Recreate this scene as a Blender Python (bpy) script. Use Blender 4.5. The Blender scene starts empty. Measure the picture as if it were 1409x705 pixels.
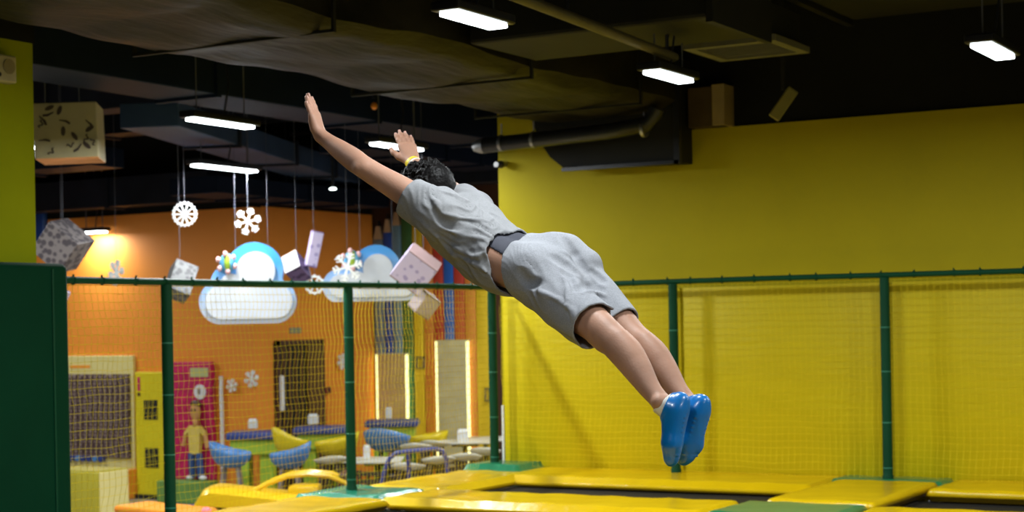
import bpy, bmesh, math, random
import numpy as np
from mathutils import Vector, Matrix
random.seed(4)
S = bpy.context.scene
COL = S.collection
PI = math.pi
# ------------------------------------------------------------------ camera, world, exposure
F, H0, ROLL, TH = 2321.27, 441.97, 0.0188, 0.5203          # focal length and horizon in pixels of the 1409x705 frame
CAM = np.array([8.56, -14.54, 2.457])                       # world: x along the yellow wall, y into it, z up; origin at the corner post's floor point
cr_, sr_ = math.cos(ROLL), math.sin(ROLL)
RIGHT = np.array([math.cos(TH), math.sin(TH), 0.0]); FWD = np.array([-math.sin(TH), math.cos(TH), 0.0]); UP = np.array([0, 0, 1.0])
cd = bpy.data.cameras.new('camera'); cam = bpy.data.objects.new('camera', cd); COL.objects.link(cam)
cam.matrix_world = Matrix.Translation(Vector(CAM)) @ Matrix.Rotation(TH, 4, 'Z') @ Matrix.Rotation(PI/2, 4, 'X') @ Matrix.Rotation(-ROLL, 4, 'Z')
cd.sensor_width = 36; cd.lens = F/1409*36; cd.shift_y = (H0-352.5)/1409
cd.dof.use_dof = True; cd.dof.focus_distance = 6.1; cd.dof.aperture_fstop = 4.5
S.camera = cam
w = bpy.data.worlds.new('world'); S.world = w; w.use_nodes = True
w.node_tree.nodes['Background'].inputs[0].default_value = (0.5, 0.55, 0.7, 1)
w.node_tree.nodes['Background'].inputs[1].default_value = 0.05
S.view_settings.view_transform = 'Standard'; S.view_settings.look = 'None'
S.view_settings.exposure = 0.0; S.view_settings.gamma = 1.0; S.view_settings.use_curve_mapping = False
HALL_W, ROOM_W = 47.0, 84.0                                  # watts of a lamp over the trampolines / in the play room

def ray(px, py):
    du, dv = px-704.5, py-H0
    u = cr_*du - sr_*dv; v = sr_*du + cr_*dv
    return RIGHT*u/F + FWD + np.array([0, 0, -v/F])
def D(px, py, d): return CAM + ray(px, py)*d
def Zp(px, py, z): r = ray(px, py); return CAM + r*(z-CAM[2])/r[2]
def Yp(px, py, y): r = ray(px, py); return CAM + r*(y-CAM[1])/r[1]
def Xp(px, py, x): r = ray(px, py); return CAM + r*(x-CAM[0])/r[0]

# ------------------------------------------------------------------ materials
def nodes(name):
    m = bpy.data.materials.new(name); m.use_nodes = True
    return m, m.node_tree, m.node_tree.nodes['Principled BSDF']
def mat(name, col, rough=0.5, var=0.12, scale=6.0, bump=0.0, bscale=40.0, metal=0.0, coat=0.0, spec=0.5, detail=4.0, sss=0.0, stretch=None):
    m, t, b = nodes(name)
    tc = t.nodes.new('ShaderNodeTexCoord'); n = t.nodes.new('ShaderNodeTexNoise')
    src = tc.outputs['Object']
    if stretch:
        mp = t.nodes.new('ShaderNodeMapping'); mp.inputs['Scale'].default_value = stretch
        t.links.new(src, mp.inputs[0]); src = mp.outputs[0]
    n.inputs['Scale'].default_value = scale; n.inputs['Detail'].default_value = detail
    t.links.new(src, n.inputs['Vector'])
    r = t.nodes.new('ShaderNodeValToRGB')
    r.color_ramp.elements[0].position = 0.3; r.color_ramp.elements[1].position = 0.7
    r.color_ramp.elements[0].color = (*[c*(1-var) for c in col], 1); r.color_ramp.elements[1].color = (*[min(1, c*(1+var)) for c in col], 1)
    t.links.new(n.outputs['Fac'], r.inputs[0]); t.links.new(r.outputs[0], b.inputs['Base Color'])
    b.inputs['Roughness'].default_value = rough; b.inputs['Metallic'].default_value = metal
    b.inputs['Specular IOR Level'].default_value = spec
    if coat: b.inputs['Coat Weight'].default_value = coat; b.inputs['Coat Roughness'].default_value = 0.12
    if sss:
        b.inputs['Subsurface Weight'].default_value = sss; b.inputs['Subsurface Radius'].default_value = (0.012, 0.005, 0.003); b.inputs['Subsurface Scale'].default_value = 1.0
    if bump:
        n2 = t.nodes.new('ShaderNodeTexNoise'); n2.inputs['Scale'].default_value = bscale; n2.inputs['Detail'].default_value = 5
        bp = t.nodes.new('ShaderNodeBump'); bp.inputs['Strength'].default_value = bump; bp.inputs['Distance'].default_value = 0.02
        t.links.new(src, n2.inputs['Vector']); t.links.new(n2.outputs['Fac'], bp.inputs['Height']); t.links.new(bp.outputs[0], b.inputs['Normal'])
    return m
def spots(name, base, dot, scale, thr, rough=0.6, feature='F1', soft=0.06):
    """printed spots (voronoi cells) of one colour on another"""
    m, t, b = nodes(name)
    tc = t.nodes.new('ShaderNodeTexCoord'); v = t.nodes.new('ShaderNodeTexVoronoi'); v.inputs['Scale'].default_value = scale; v.feature = feature
    t.links.new(tc.outputs['Object'], v.inputs['Vector'])
    r = t.nodes.new('ShaderNodeValToRGB'); e = r.color_ramp.elements
    e[0].position = thr; e[1].position = thr+soft; e[0].color = (*dot, 1); e[1].color = (*base, 1)
    t.links.new(v.outputs['Distance'], r.inputs[0]); t.links.new(r.outputs[0], b.inputs['Base Color']); b.inputs['Roughness'].default_value = rough
    return m
def gradient(name, bottom, top, z0, z1, rough=0.5):
    """two printed colours blended along the object's own height"""
    m, t, b = nodes(name)
    tc = t.nodes.new('ShaderNodeTexCoord'); sp = t.nodes.new('ShaderNodeSeparateXYZ'); mr = t.nodes.new('ShaderNodeMapRange'); r = t.nodes.new('ShaderNodeValToRGB')
    mr.inputs['From Min'].default_value = z0; mr.inputs['From Max'].default_value = z1
    r.color_ramp.elements[0].color = (*bottom, 1); r.color_ramp.elements[1].color = (*top, 1)
    t.links.new(tc.outputs['Object'], sp.inputs[0]); t.links.new(sp.outputs['Z'], mr.inputs['Value']); t.links.new(mr.outputs[0], r.inputs[0]); t.links.new(r.outputs[0], b.inputs['Base Color']); b.inputs['Roughness'].default_value = rough
    return m
def glow(name, col, strength):
    m, t, b = nodes(name)
    b.inputs['Base Color'].default_value = (*col, 1); b.inputs['Emission Color'].default_value = (*col, 1); b.inputs['Emission Strength'].default_value = strength
    return m
M = dict(
  yellow_wall=mat('yellow_wall_paint', (0.42, 0.345, 0.004), 0.6, 0.05, 1.2, 0.12, 9, spec=0.15),
  wall_pad=mat('yellow_wall_pad_vinyl', (0.64, 0.51, 0.002), 0.5, 0.04, 1.5, 0.25, 7, spec=0.25, stretch=(0.6, 1, 2.6)),
  column_yellow=mat('column_yellow_paint', (0.30, 0.33, 0.002), 0.7, 0.05, 2, spec=0.1),
  orange_wall=mat('orange_wall_paint', (0.80, 0.27, 0.035), 0.6, 0.06, 1.0, 0.05, 12, spec=0.25),
  brown_wall=mat('dark_brown_paint', (0.07, 0.025, 0.01), 0.7, 0.1, 2),
  black_ceiling=mat('black_ceiling_paint', (0.008, 0.009, 0.011), 0.8, 0.3, 1.5, 0.2, 4, spec=0.15),
  black_wall=mat('black_wall_paint', (0.010, 0.010, 0.009), 0.8, 0.2, 1.0, spec=0.15),
  floor=mat('beige_vinyl_floor', (0.34, 0.29, 0.23), 0.35, 0.08, 3),
  dark_floor=mat('dark_rubber_floor', (0.03, 0.03, 0.03), 0.6, 0.2, 4),
  pad_yellow=mat('yellow_pad_vinyl', (0.80, 0.52, 0.003), 0.25, 0.05, 2.5, 0.35, 6.5, coat=0.3),
  pad_green=mat('green_pad_vinyl', (0.01, 0.20, 0.085), 0.3, 0.08, 3, 0.3, 7, coat=0.3),
  pad_teal=mat('teal_wrinkled_vinyl', (0.02, 0.26, 0.15), 0.25, 0.1, 6, 0.7, 11, coat=0.5, stretch=(1, 2.5, 1)),
  post_green=mat('green_foam_sleeve', (0.001, 0.055, 0.022), 0.6, 0.08, 5, spec=0.2),
  column_green=mat('dark_green_column_pad', (0.001, 0.036, 0.014), 0.75, 0.06, 3, 0.08, 5, spec=0.08),
  seam=mat('pale_green_seam', (0.05, 0.25, 0.16), 0.5),
  net=mat('yellow_net_cord', (0.78, 0.60, 0.02), 0.8, 0.1, 30, spec=0.1),
  bed=mat('black_trampoline_weave', (0.022, 0.02, 0.017), 0.75, 0.15, 60, spec=0.2),
  steel=mat('galvanised_steel', (0.35, 0.35, 0.36), 0.4, 0.1, 8, metal=0.9),
  black_metal=mat('black_metal', (0.012, 0.012, 0.016), 0.35, 0.2, 6),
  duct=mat('olive_wrapped_insulation', (0.022, 0.019, 0.011), 0.5, 0.5, 1.8, 1.0, 3.2, stretch=(3.0, 0.7, 1), spec=0.10),
  duct_dark=mat('dark_duct_sheet', (0.016, 0.016, 0.013), 0.65, 0.2, 2, 0.15, 3, spec=0.2),
  duct_grey=mat('blue_grey_duct_sheet', (0.008, 0.014, 0.03), 0.6, 0.2, 1.5, 0.1, 3, spec=0.08),
  slab=mat('slate_blue_duct_sheet', (0.032, 0.058, 0.115), 0.55, 0.2, 1.5, 0.1, 3, spec=0.15),
  beam=mat('navy_black_beam', (0.012, 0.016, 0.027), 0.6, 0.3, 2, spec=0.2),
  vent=mat('olive_grey_vent_enamel', (0.13, 0.125, 0.08), 0.6),
  brown_box=mat('brown_duct_board', (0.085, 0.058, 0.028), 0.8, spec=0.1),
  cream=mat('cream_plastic', (0.48, 0.43, 0.26), 0.5),
  white=mat('white_plastic', (0.78, 0.78, 0.76), 0.45, 0.04),
  foam_white=mat('white_polystyrene', (0.84, 0.86, 0.84), 0.7, 0.04, 30, 0.2, 60),
  string=mat('pale_hanging_string', (0.10, 0.105, 0.13), 0.8),
  cloud_blue=gradient('blue_cloud_edge', (0.50, 0.56, 0.66), (0.05, 0.33, 0.78), -0.25, 0.30),
  cloud_white=mat('white_cloud_face', (0.64, 0.68, 0.74), 0.55, 0.08, 3),
  dark=mat('dark_interior', (0.012, 0.011, 0.01), 0.6),
  dark_brown=mat('dark_brown_wood', (0.09, 0.035, 0.012), 0.5, 0.25, 5, stretch=(1, 1, 0.2)),
  wood_tip=mat('bare_pencil_wood', (0.50, 0.35, 0.20), 0.6),
  pale_yellow=mat('pale_yellow_laminate', (0.72, 0.62, 0.24), 0.5, 0.04),
  toy_yellow=mat('bright_yellow_plastic', (0.80, 0.50, 0.01), 0.3, 0.05, 4, coat=0.3),
  cab_yellow=mat('lemon_yellow_board', (0.72, 0.60, 0.01), 0.5, 0.04),
  olive=mat('olive_yellow_vinyl', (0.42, 0.36, 0.03), 0.5, 0.08),
  toy_orange=mat('bright_orange_plastic', (0.85, 0.30, 0.03), 0.35, 0.06),
  pink=mat('magenta_board', (0.55, 0.012, 0.10), 0.5, 0.2, 8),
  lime=mat('lime_green_laminate', (0.30, 0.45, 0.03), 0.5, 0.1, 5),
  navy=mat('navy_laminate', (0.025, 0.05, 0.22), 0.45),
  chair_blue=mat('blue_shell_plastic', (0.07, 0.22, 0.50), 0.4, 0.05),
  chair_yellow=mat('yellow_shell_plastic', (0.66, 0.50, 0.01), 0.4, 0.05),
  chair_white=mat('ivory_shell_plastic', (0.62, 0.60, 0.50), 0.4, 0.05),
  leg_dark=mat('dark_leg_wood', (0.05, 0.03, 0.02), 0.5),
  leg_metal=mat('brushed_leg_metal', (0.35, 0.30, 0.28), 0.4, metal=0.6),
  tube_blue=mat('blue_painted_tube', (0.04, 0.05, 0.22), 0.35),
  panel_tan=mat('tan_light_panel', (0.60, 0.44, 0.20), 0.5), panel_pale=mat('pale_light_panel', (0.60, 0.56, 0.34), 0.5),
  led=glow('warm_led_strip', (1.0, 0.98, 0.42), 1.5), lamp=glow('cool_white_lamp_lens', (0.90, 0.98, 1.0), 14), spot=glow('round_spot_lens', (0.85, 1, 0.95), 5),
  pink_led=glow('pink_lit_dome', (1, 0.1, 0.12), 2.0),
  skin=mat('tanned_skin', (0.40, 0.218, 0.145), 0.55, 0.12, 7, 0.05, 120, sss=0.15, spec=0.35),
  lip=mat('lip_skin', (0.36, 0.13, 0.10), 0.5), eye=mat('eye_white', (0.8, 0.8, 0.78), 0.2, 0.02), iris=mat('dark_iris', (0.03, 0.015, 0.01), 0.2), nail=mat('finger_nail', (0.55, 0.33, 0.27), 0.3),
  hair=mat('black_hair', (0.005, 0.0045, 0.0045), 0.42, 0.4, 60, 0.25, 90, spec=0.09),
  shirt=mat('grey_marl_jersey', (0.235, 0.24, 0.25), 0.9, 0.08, 160, 0.06, 60, spec=0.08),
  shorts=mat('light_grey_marl_shorts', (0.285, 0.295, 0.32), 0.9, 0.13, 200, 0.06, 60, spec=0.08),
  under=mat('shirt_hem_shade', (0.035, 0.038, 0.055), 0.8),  # dark slate standing for the shade inside the shirt's back hem
  sock=mat('white_cotton_sock', (0.75, 0.72, 0.66), 0.9, 0.04),
  shoe=mat('glossy_blue_rubber', (0.003, 0.165, 0.50), 0.3, 0.12, 8, 0.06, 30, coat=0.25),
  band=mat('yellow_paper_wristband', (0.85, 0.65, 0.02), 0.5), cord_white=mat('white_cord_bracelet', (0.7, 0.66, 0.58), 0.7),
)
# ------------------------------------------------------------------ mesh helpers
def link(name, me, m, parent=None, smooth=True, kind=None):
    o = bpy.data.objects.new(name, me); COL.objects.link(o)
    if m and not me.materials: me.materials.append(m)
    if parent is not None: o.parent = parent
    if kind: o['kind'] = kind
    return o
def origin(p):
    o = Vector((0, 0, 0))
    while p is not None: o = o + p.location; p = p.parent
    return o
def obj(name, bm, m, parent=None, kind=None, smooth=False, loc=None):
    """one bmesh, given in world coordinates, becomes ONE object"""
    off = origin(parent)
    if parent is None and loc is not None: off = Vector(loc)
    bmesh.ops.translate(bm, verts=bm.verts[:], vec=-off)
    bmesh.ops.recalc_face_normals(bm, faces=bm.faces[:])
    me = bpy.data.meshes.new(name); bm.to_mesh(me); bm.free()
    if smooth:
        me.shade_smooth()
        if smooth == 'auto': me.set_sharp_from_angle(angle=math.radians(40))
    o = link(name, me, m, parent, kind=kind)
    if parent is None and loc is not None: o.location = loc
    return o
def thing(name, label, cat, loc=(0, 0, 0), group=None):
    o = bpy.data.objects.new(name, None); COL.objects.link(o); o.location = tuple(float(v) for v in loc); o.empty_display_size = 0.1
    o['label'] = label; o['category'] = cat
    if group: o['group'] = group
    return o
def tag(o, label, cat, group=None):
    o['label'] = label; o['category'] = cat
    if group: o['group'] = group
    return o
B = bmesh.new
def box(bm, x0, x1, y0, y1, z0, z1, bev=0.0, seg=2):
    g = bmesh.ops.create_cube(bm, size=1)
    for v in g['verts']:
        v.co = Vector(((x0+x1)/2+v.co.x*(x1-x0), (y0+y1)/2+v.co.y*(y1-y0), (z0+z1)/2+v.co.z*(z1-z0)))
    if bev:
        es = list({e for v in g['verts'] for e in v.link_edges})
        bmesh.ops.bevel(bm, geom=es, offset=bev, segments=seg, affect='EDGES', profile=0.5)
    return bm
def obox(bm, c, size, R, bev=0.0):
    """a box of any orientation; R is a 3x3 matrix"""
    n0 = len(bm.verts)
    t = B(); box(t, -size[0]/2, size[0]/2, -size[1]/2, size[1]/2, -size[2]/2, size[2]/2, bev)
    mp = {}
    for v in t.verts: mp[v] = bm.verts.new(Vector(c) + R @ v.co)
    for f in t.faces: bm.faces.new([mp[v] for v in f.verts])
    t.free(); return bm
def tube(bm, pts, r, n=8, caps=True, radii=None):
    pts = [Vector(p) for p in pts]; rings = []
    up = Vector((0, 0, 1)); prev = None
    for i, p in enumerate(pts):
        a = pts[max(i-1, 0)]; c = pts[min(i+1, len(pts)-1)]; t = (c-a).normalized()
        if prev is None:
            ref = up if abs(t.z) < 0.9 else Vector((1, 0, 0)); x = t.cross(ref).normalized()
        else: x = (prev - t*prev.dot(t)).normalized()
        prev = x; y = t.cross(x); rr = radii[i] if radii else r
        rings.append([bm.verts.new(p + (x*math.cos(k*2*PI/n)+y*math.sin(k*2*PI/n))*rr) for k in range(n)])
    for a, b in zip(rings, rings[1:]):
        for k in range(n): bm.faces.new((a[k], a[(k+1) % n], b[(k+1) % n], b[k]))
    if caps: bm.faces.new(rings[0][::-1]); bm.faces.new(rings[-1])
    return bm
def lathe(bm, c, prof, n=16):
    """prof: list of (radius, z) about the vertical through c"""
    rings = [[bm.verts.new((c[0]+r*math.cos(k*2*PI/n), c[1]+r*math.sin(k*2*PI/n), c[2]+z)) for k in range(n)] for r, z in prof]
    for a, b in zip(rings, rings[1:]):
        for k in range(n): bm.faces.new((a[k], a[(k+1) % n], b[(k+1) % n], b[k]))
    bm.faces.new(rings[0][::-1]); bm.faces.new(rings[-1]); return bm
def prism(bm, outline, thick, c, ex, ey):
    """outline (2D) in the plane of ex, ey about c, extruded by thick to both sides of it"""
    c, ex, ey = Vector(c), Vector(ex), Vector(ey); n = ex.cross(ey).normalized()
    a = [bm.verts.new(c+ex*u+ey*v-n*thick/2) for u, v in outline]; b = [bm.verts.new(c+ex*u+ey*v+n*thick/2) for u, v in outline]
    k = len(a)
    for i in range(k): bm.faces.new((a[i], a[(i+1) % k], b[(i+1) % k], b[i]))
    bm.faces.new(a[::-1]); bm.faces.new(b); return bm
def ell(bm, c, rx, ry, rz, u=14, v=9):
    g = bmesh.ops.create_uvsphere(bm, u_segments=u, v_segments=v, radius=1)
    for q in g['verts']: q.co = Vector((c[0]+q.co.x*rx, c[1]+q.co.y*ry, c[2]+q.co.z*rz))
    return bm
def rotm(yaw=0, pitch=0, roll=0):
    return Matrix.Rotation(yaw, 3, 'Z') @ Matrix.Rotation(pitch, 3, 'X') @ Matrix.Rotation(roll, 3, 'Y')
RV, FV, UV = Vector(RIGHT), Vector(FWD), Vector(UP)
PZ = 1.0           # height of the pad tops above the hall floor
# ------------------------------------------------------------------ the building
def struct(name, bm, m, smooth=False): return obj(name, bm, m, kind='structure', smooth=smooth)
struct('floor', box(B(), -18, 14, -20, 9, -0.1, 0), M['floor'])
struct('ceiling', box(B(), -18, 14, -20, 9, 5.6, 5.7), M['black_ceiling'])
# yellow wall: right of the drop duct it stops at 4.25 m with the black band above it
b = box(B(), -0.07, 14, 0.3, 0.5, 0, 4.25); box(b, -0.07, 0.66, 0.3, 0.5, 4.25, 4.7); struct('wall_right', b, M['yellow_wall'])
b = box(B(), 0.66, 14, 0.33, 0.5, 4.25, 5.6); box(b, -0.07, 0.66, 0.33, 0.5, 4.7, 5.6); struct('wall_right_band', b, M['black_wall'])
struct('trim_1', box(B(), -0.074, -0.05, 0.28, 0.3, 0.95, 1.6), M['white'])
for i, (a, c, lab) in enumerate([(-0.04, 1.93, 'yellow wall pad behind the net between corner and middle post'), (1.96, 3.97, 'yellow wall pad behind the net between the middle and right posts'), (4.0, 6.0, 'yellow wall pad behind the net at the right edge'), (6.03, 8.0, 'yellow wall pad beyond the right edge')]):
    tag(obj('wall_pad', box(B(), a, c, 0.275, 0.299, 0.9, 2.745, 0.01), M['wall_pad'], loc=((a+c)/2, 0.299, 0.9), smooth='auto'), lab, 'pad', 'yellow wall pads')
b = box(B(), -18, -6.19, 4.0, 4.2, 0, 4.11); box(b, -6.39, -6.19, 4.2, 6.93, 0, 4.13); struct('wall_back', b, M['orange_wall'])
b = box(B(), -18, -6.19, 4.02, 4.2, 4.11, 5.6); box(b, -6.39, -6.2, 4.2, 6.93, 4.13, 5.6); struct('wall_back_band', b, M['black_wall'])
struct('wall_far', box(B(), -6.5, 2, 7.0, 7.2, 0, 5.6), M['brown_wall'])
struct('wall_left', box(B(), -18.1, -18, -20, 9, 0, 5.6), M['orange_wall'])
struct('wall_front', box(B(), -18, 14, -20.1, -20, 0, 5.6), M['black_wall'])
struct('wall_side', box(B(), 14, 14.1, -20, 9, 0, 5.6), M['yellow_wall'])
struct('baseboard_back', box(B(), -12, -6.18, 3.97, 4.0, 0, 0.07), M['dark'])
# doorway in the orange wall that runs away from us
d0, d1 = 4.42, 5.52
t = obj('door_1', box(B(), -6.22, -6.165, d0, d1, 0, 2.2), M['dark'], kind='structure')
obj('door_leaf', box(B(), -6.165, -6.12, 5.13, d1-0.05, 0.0, 2.16), M['dark_brown'], t)
b = box(B(), -6.165, -6.12, d0, d0+0.07, 0, 2.24); box(b, -6.165, -6.12, d1-0.05, d1+0.02, 0, 2.24); box(b, -6.165, -6.12, d0, d1, 2.17, 2.24)
obj('door_frame', b, M['brown_wall'], t)
for i in range(4):
    y = d0+0.16+0.14*i
    obj('slat', box(B(), -6.165, -6.145, y, y+0.05, 0.05, 2.15), M['dark_brown'], t)
obj('door_handle', box(B(), -6.12, -6.08, d0+0.03, d0+0.1, 1.25, 1.75, 0.01), M['white'], t)

# ------------------------------------------------------------------ ceiling: ducts, beams, pipes
def wrap_duct(x0, x1, y0, y1, z0, z1, amp, seed, ny=60, nx=26):
    """an insulated duct whose wrapped underside sags between its bands"""
    rnd = random.Random(seed); bm = B(); ph = [rnd.uniform(0, 6) for _ in range(8)]
    def sag(x, y):
        e = min((x-x0), (x1-x))/(x1-x0)*2
        q = 0.5*math.sin(y*2.3+ph[0])+0.35*math.sin(x*4.1+y*1.7+ph[1])+0.3*math.sin(x*7-y*3.1+ph[2])+0.2*math.sin(y*9+x*5+ph[3])
        band = abs(math.sin(y*PI/1.25+0.4))
        return -amp*(0.6*q+0.8*min(1, e*2.5)*band**0.5)
    prof = []
    for k in range(nx+1):
        prof.append((x0+(x1-x0)*k/nx, None))
    prev = None
    for j in range(ny+1):
        y = y0+(y1-y0)*j/ny
        ring = [bm.verts.new((x0+0.03*math.sin(y*3+ph[4]), y, z1)), bm.verts.new((x0+0.05*math.sin(y*2+ph[5]), y, (z0+z1)/2))]
        for x, _ in prof:
            edge = 0.07*(1-min(1, min(x-x0, x1-x)/0.12))
            ring.append(bm.verts.new((x, y, z0+edge+sag(x, y))))
        ring += [bm.verts.new((x1+0.04*math.sin(y*2.6+ph[6]), y, (z0+z1)/2)), bm.verts.new((x1, y, z1))]
        if prev:
            for a in range(len(ring)-1): bm.faces.new((prev[a], prev[a+1], ring[a+1], ring[a]))
            bm.faces.new((prev[-1], prev[0], ring[0], ring[-1]))
        else: bm.faces.new(ring)
        prev = ring
    bm.faces.new(prev[::-1]); return bm
t = thing('ventilation_duct', 'long olive insulation wrapped duct overhead running to the yellow wall', 'duct', (1.2, -5, 4.4))
obj('insulation_wrap', wrap_duct(0.42, 2.08, -10.5, -0.09, 4.42, 5.15, 0.045, 3, ny=110, nx=34), M['duct'], t, smooth='auto')
for y in (-8.2, -5.55, -2.9, -0.9):
    bm = box(B(), 0.40, 2.11, y-0.015, y+0.015, 4.365, 4.385); box(bm, 0.38, 0.40, y-0.015, y+0.015, 4.365, 5.15); box(bm, 2.1, 2.12, y-0.015, y+0.015, 4.365, 5.15)
    obj('joint_band', bm, M['duct_dark'], t)
t = thing('drop_duct', 'dark boxy duct end hanging against the yellow wall top', 'duct', (1.4, 0.15, 3.93))
bm = prism(B(), [(0.52, 4.45), (0.60, 4.22), (0.72, 4.05), (0.86, 3.94), (2.08, 3.92), (2.08, 4.9), (0.52, 4.9)], 0.34, (0, 0.12, 0), (1, 0, 0), (0, 0, 1))
obj('duct_box', bm, M['duct_dark'], t)
obj('edge_angle', box(B(), 2.05, 2.11, -0.08, -0.03, 3.9, 4.9), M['black_metal'], t)
obj('edge_angle', box(B(), 0.86, 2.1, -0.08, -0.03, 3.9, 3.935), M['black_metal'], t)
t = thing('branch_duct', 'dark branch duct leaving the long olive duct to the right', 'duct', (3, -3.2, 4.6))
obj('duct_box', box(B(), 2.14, 4.05, -3.9, -2.9, 4.5, 5.1, 0.03), M['duct_dark'], t)
obj('flange', box(B(), 4.05, 4.1, -3.95, -2.85, 4.46, 5.14), M['duct_dark'], t)
t = thing('duct_stub', 'brown square duct stub standing above the yellow wall beside the dark drop duct', 'duct', (2.25, 0.2, 4.26))
obj('duct_box', box(B(), 2.12, 2.46, 0.12, 0.32, 4.25, 4.62), M['brown_box'], t)
obj('corner_flange', box(B(), 2.38, 2.5, 0.08, 0.32, 4.25, 4.63), mat('tan_duct_flange', (0.30, 0.22, 0.10), 0.6), t)
t = thing('air_pipe', 'black round pipe with silver end and clamps below the olive duct', 'pipe', (1, -0.32, 4.2))
obj('pipe_body', tube(B(), [(0.12, -0.32, 4.18), (0.8, -0.32, 4.2), (1.5, -0.32, 4.22), (1.9, -0.32, 4.26), (1.97, -0.32, 4.34), (2.0, -0.32, 4.4)], 0.075, 14), M['black_metal'], t, smooth='auto')
obj('foil_end', tube(B(), [(0.02, -0.32, 4.175), (0.08, -0.32, 4.178), (0.14, -0.32, 4.18)], 0.07, 14, radii=[0.045, 0.07, 0.079]), M['steel'], t, smooth='auto')
for x in (0.32, 0.68, 1.85):
    bm = tube(B(), [(x, -0.32, 4.185+0.02*x), (x+0.03, -0.32, 4.185+0.02*x)], 0.082, 14); tube(bm, [(x+0.015, -0.32, 4.26), (x+0.015, -0.32, 4.38)], 0.006, 6)
    obj('clamp', bm, M['steel'], t, smooth='auto')
t = thing('sprinkler_pipe', 'thin dull pipe slanting under the ceiling to the lamp before the drop duct', 'pipe', (3.6, -4.5, 4.36))
obj('pipe_body', tube(B(), [(3.9, -9, 4.36), (3.68, -5.68, 4.36), (3.5, -3.25, 4.36)], 0.035, 10), mat('olive_painted_pipe', (0.10, 0.085, 0.04), 0.6), t, smooth='auto')
obj('hanger', tube(B(), [(3.51, -3.4, 4.38), (3.51, -3.4, 4.5)], 0.012, 6), M['black_metal'], t)
obj('hanger', tube(B(), [(3.65, -5.2, 4.38), (3.65, -5.2, 5.6)], 0.01, 6), M['black_metal'], t)
t = thing('ceiling_vent', 'square olive grey air vent hanging right of the twin lamps', 'vent', (3.5, -1.8, 4.6))
bm = box(B(), 3.1, 3.88, -2.2, -2.12, 4.59, 4.64); box(bm, 3.1, 3.88, -1.5, -1.42, 4.59, 4.64); box(bm, 3.1, 3.18, -2.12, -1.5, 4.59, 4.64); box(bm, 3.8, 3.88, -2.12, -1.5, 4.59, 4.64)
obj('frame', bm, M['vent'], t)
for k in range(7):
    y = -2.06+0.086*k; obj('slat', obox(B(), (3.49, y, 4.625), (0.62, 0.07, 0.008), rotm(0, 0.6)), M['vent'], t)
obj('plenum_box', box(B(), 3.16, 3.82, -2.14, -1.48, 4.66, 4.9), M['duct_dark'], t)
obj('hanger', tube(B(), [(3.3, -1.5, 4.66), (3.3, -1.5, 5.6)], 0.02, 6), M['vent'], t)
p = D(1078, 143, 14.6)
t = thing('hanging_bar', 'small tilted dull yellow bar on a rod above the yellow wall', 'bar', p)
obj('bar', obox(B(), p, (0.10, 0.06, 0.30), rotm(TH, 0, 0.62), 0.01), mat('dull_yellow_enamel', (0.24, 0.21, 0.05), 0.6), t)
obj('rod', tube(B(), [p+UP*0.12, p+UP*1.7+RIGHT*0.0], 0.018, 8), M['duct_dark'], t)
t = thing('cross_duct', 'dark wide duct across the upper right ceiling', 'duct', (7, -1, 4.9))
obj('duct_box', box(B(), 3.9, 11.5, -1.9, -0.4, 5.0, 5.5, 0.03), M['duct_dark'], t)
obj('flange', box(B(), 3.84, 3.9, -1.95, -0.35, 4.96, 5.54), M['black_metal'], t)
# play-room ceiling
def beam(name, label, cat, x0, x1, y0, y1, z0, z1, m):
    t = thing(name, label, cat, ((x0+x1)/2, (y0+y1)/2, z0)); obj('duct_box' if cat == 'duct' else 'beam_body', box(B(), x0, x1, y0, y1, z0, z1, 0.01), m, t)
    long_x = (x1-x0) > (y1-y0); n = 4
    for k in range(1, n):
        if long_x: q = x0+(x1-x0)*k/n; bm = box(B(), q-0.03, q+0.03, y0-0.03, y1+0.03, z0-0.03, z1)
        else: q = y0+(y1-y0)*k/n; bm = box(B(), x0-0.03, x1+0.03, q-0.03, q+0.03, z0-0.03, z1)
        obj('flange', bm, m, t)
        if z1 < 5.45: a_, b_ = (q, (y0+y1)/2) if long_x else ((x0+x1)/2, q); obj('hanger', tube(B(), [(a_, b_, z1-0.02), (a_, b_, 5.6)], 0.012, 6), M['black_metal'], t)
    return t
beam('ceiling_beam', 'navy black ceiling beam nearest above the hanging patterned box', 'beam', -12, -0.3, 0.1, 0.5, 5.0, 5.5, M['beam'])
beam('ceiling_beam', 'navy black ceiling beam over the middle of the play room', 'beam', -14, -0.3, 2.0, 2.4, 5.0, 5.5, M['beam'])
beam('ceiling_beam', 'dark beam low along the top of the orange wall', 'beam', -14, -6.6, 3.55, 3.9, 4.2, 4.62, M['beam'])
beam('ceiling_beam', 'dark navy beam above the coloured pencils', 'beam', -6.1, -0.5, 6.2, 6.6, 4.45, 5.0, M['beam'])
beam('flat_duct', 'pale bottomed flat duct behind the hanging patterned box', 'duct', -12, -6.4, 1.1, 1.7, 4.5, 4.75, M['duct_grey'])
beam('flat_duct', 'blue grey duct running away over the orange wall corner', 'duct', -6.1, -5.3, 2.2, 6.1, 4.16, 4.38, M['duct_grey'])
beam('flat_duct', 'dark duct along the play room ceiling left of the olive duct', 'duct', -2.2, -1.5, -5.0, 5.5, 4.6, 4.95, M['duct_grey'])
beam('flat_duct', 'dark duct furthest over the pencil wall', 'duct', -4.0, -3.2, 2.6, 6.1, 4.6, 4.9, M['duct_grey'])
t = thing('slanting_duct', 'wide blue grey duct slanting across the dark ceiling below the left lamps', 'duct', (-4.5, 1, 4.5))
p, q = Zp(205, 158, 4.60), Zp(470, 243, 4.60)
dv = Vector(q-p); L = dv.length; dv.normalize()
R_ = Matrix((dv, Vector((0, 0, 1)).cross(dv), Vector((0, 0, 1)))).transposed()
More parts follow.
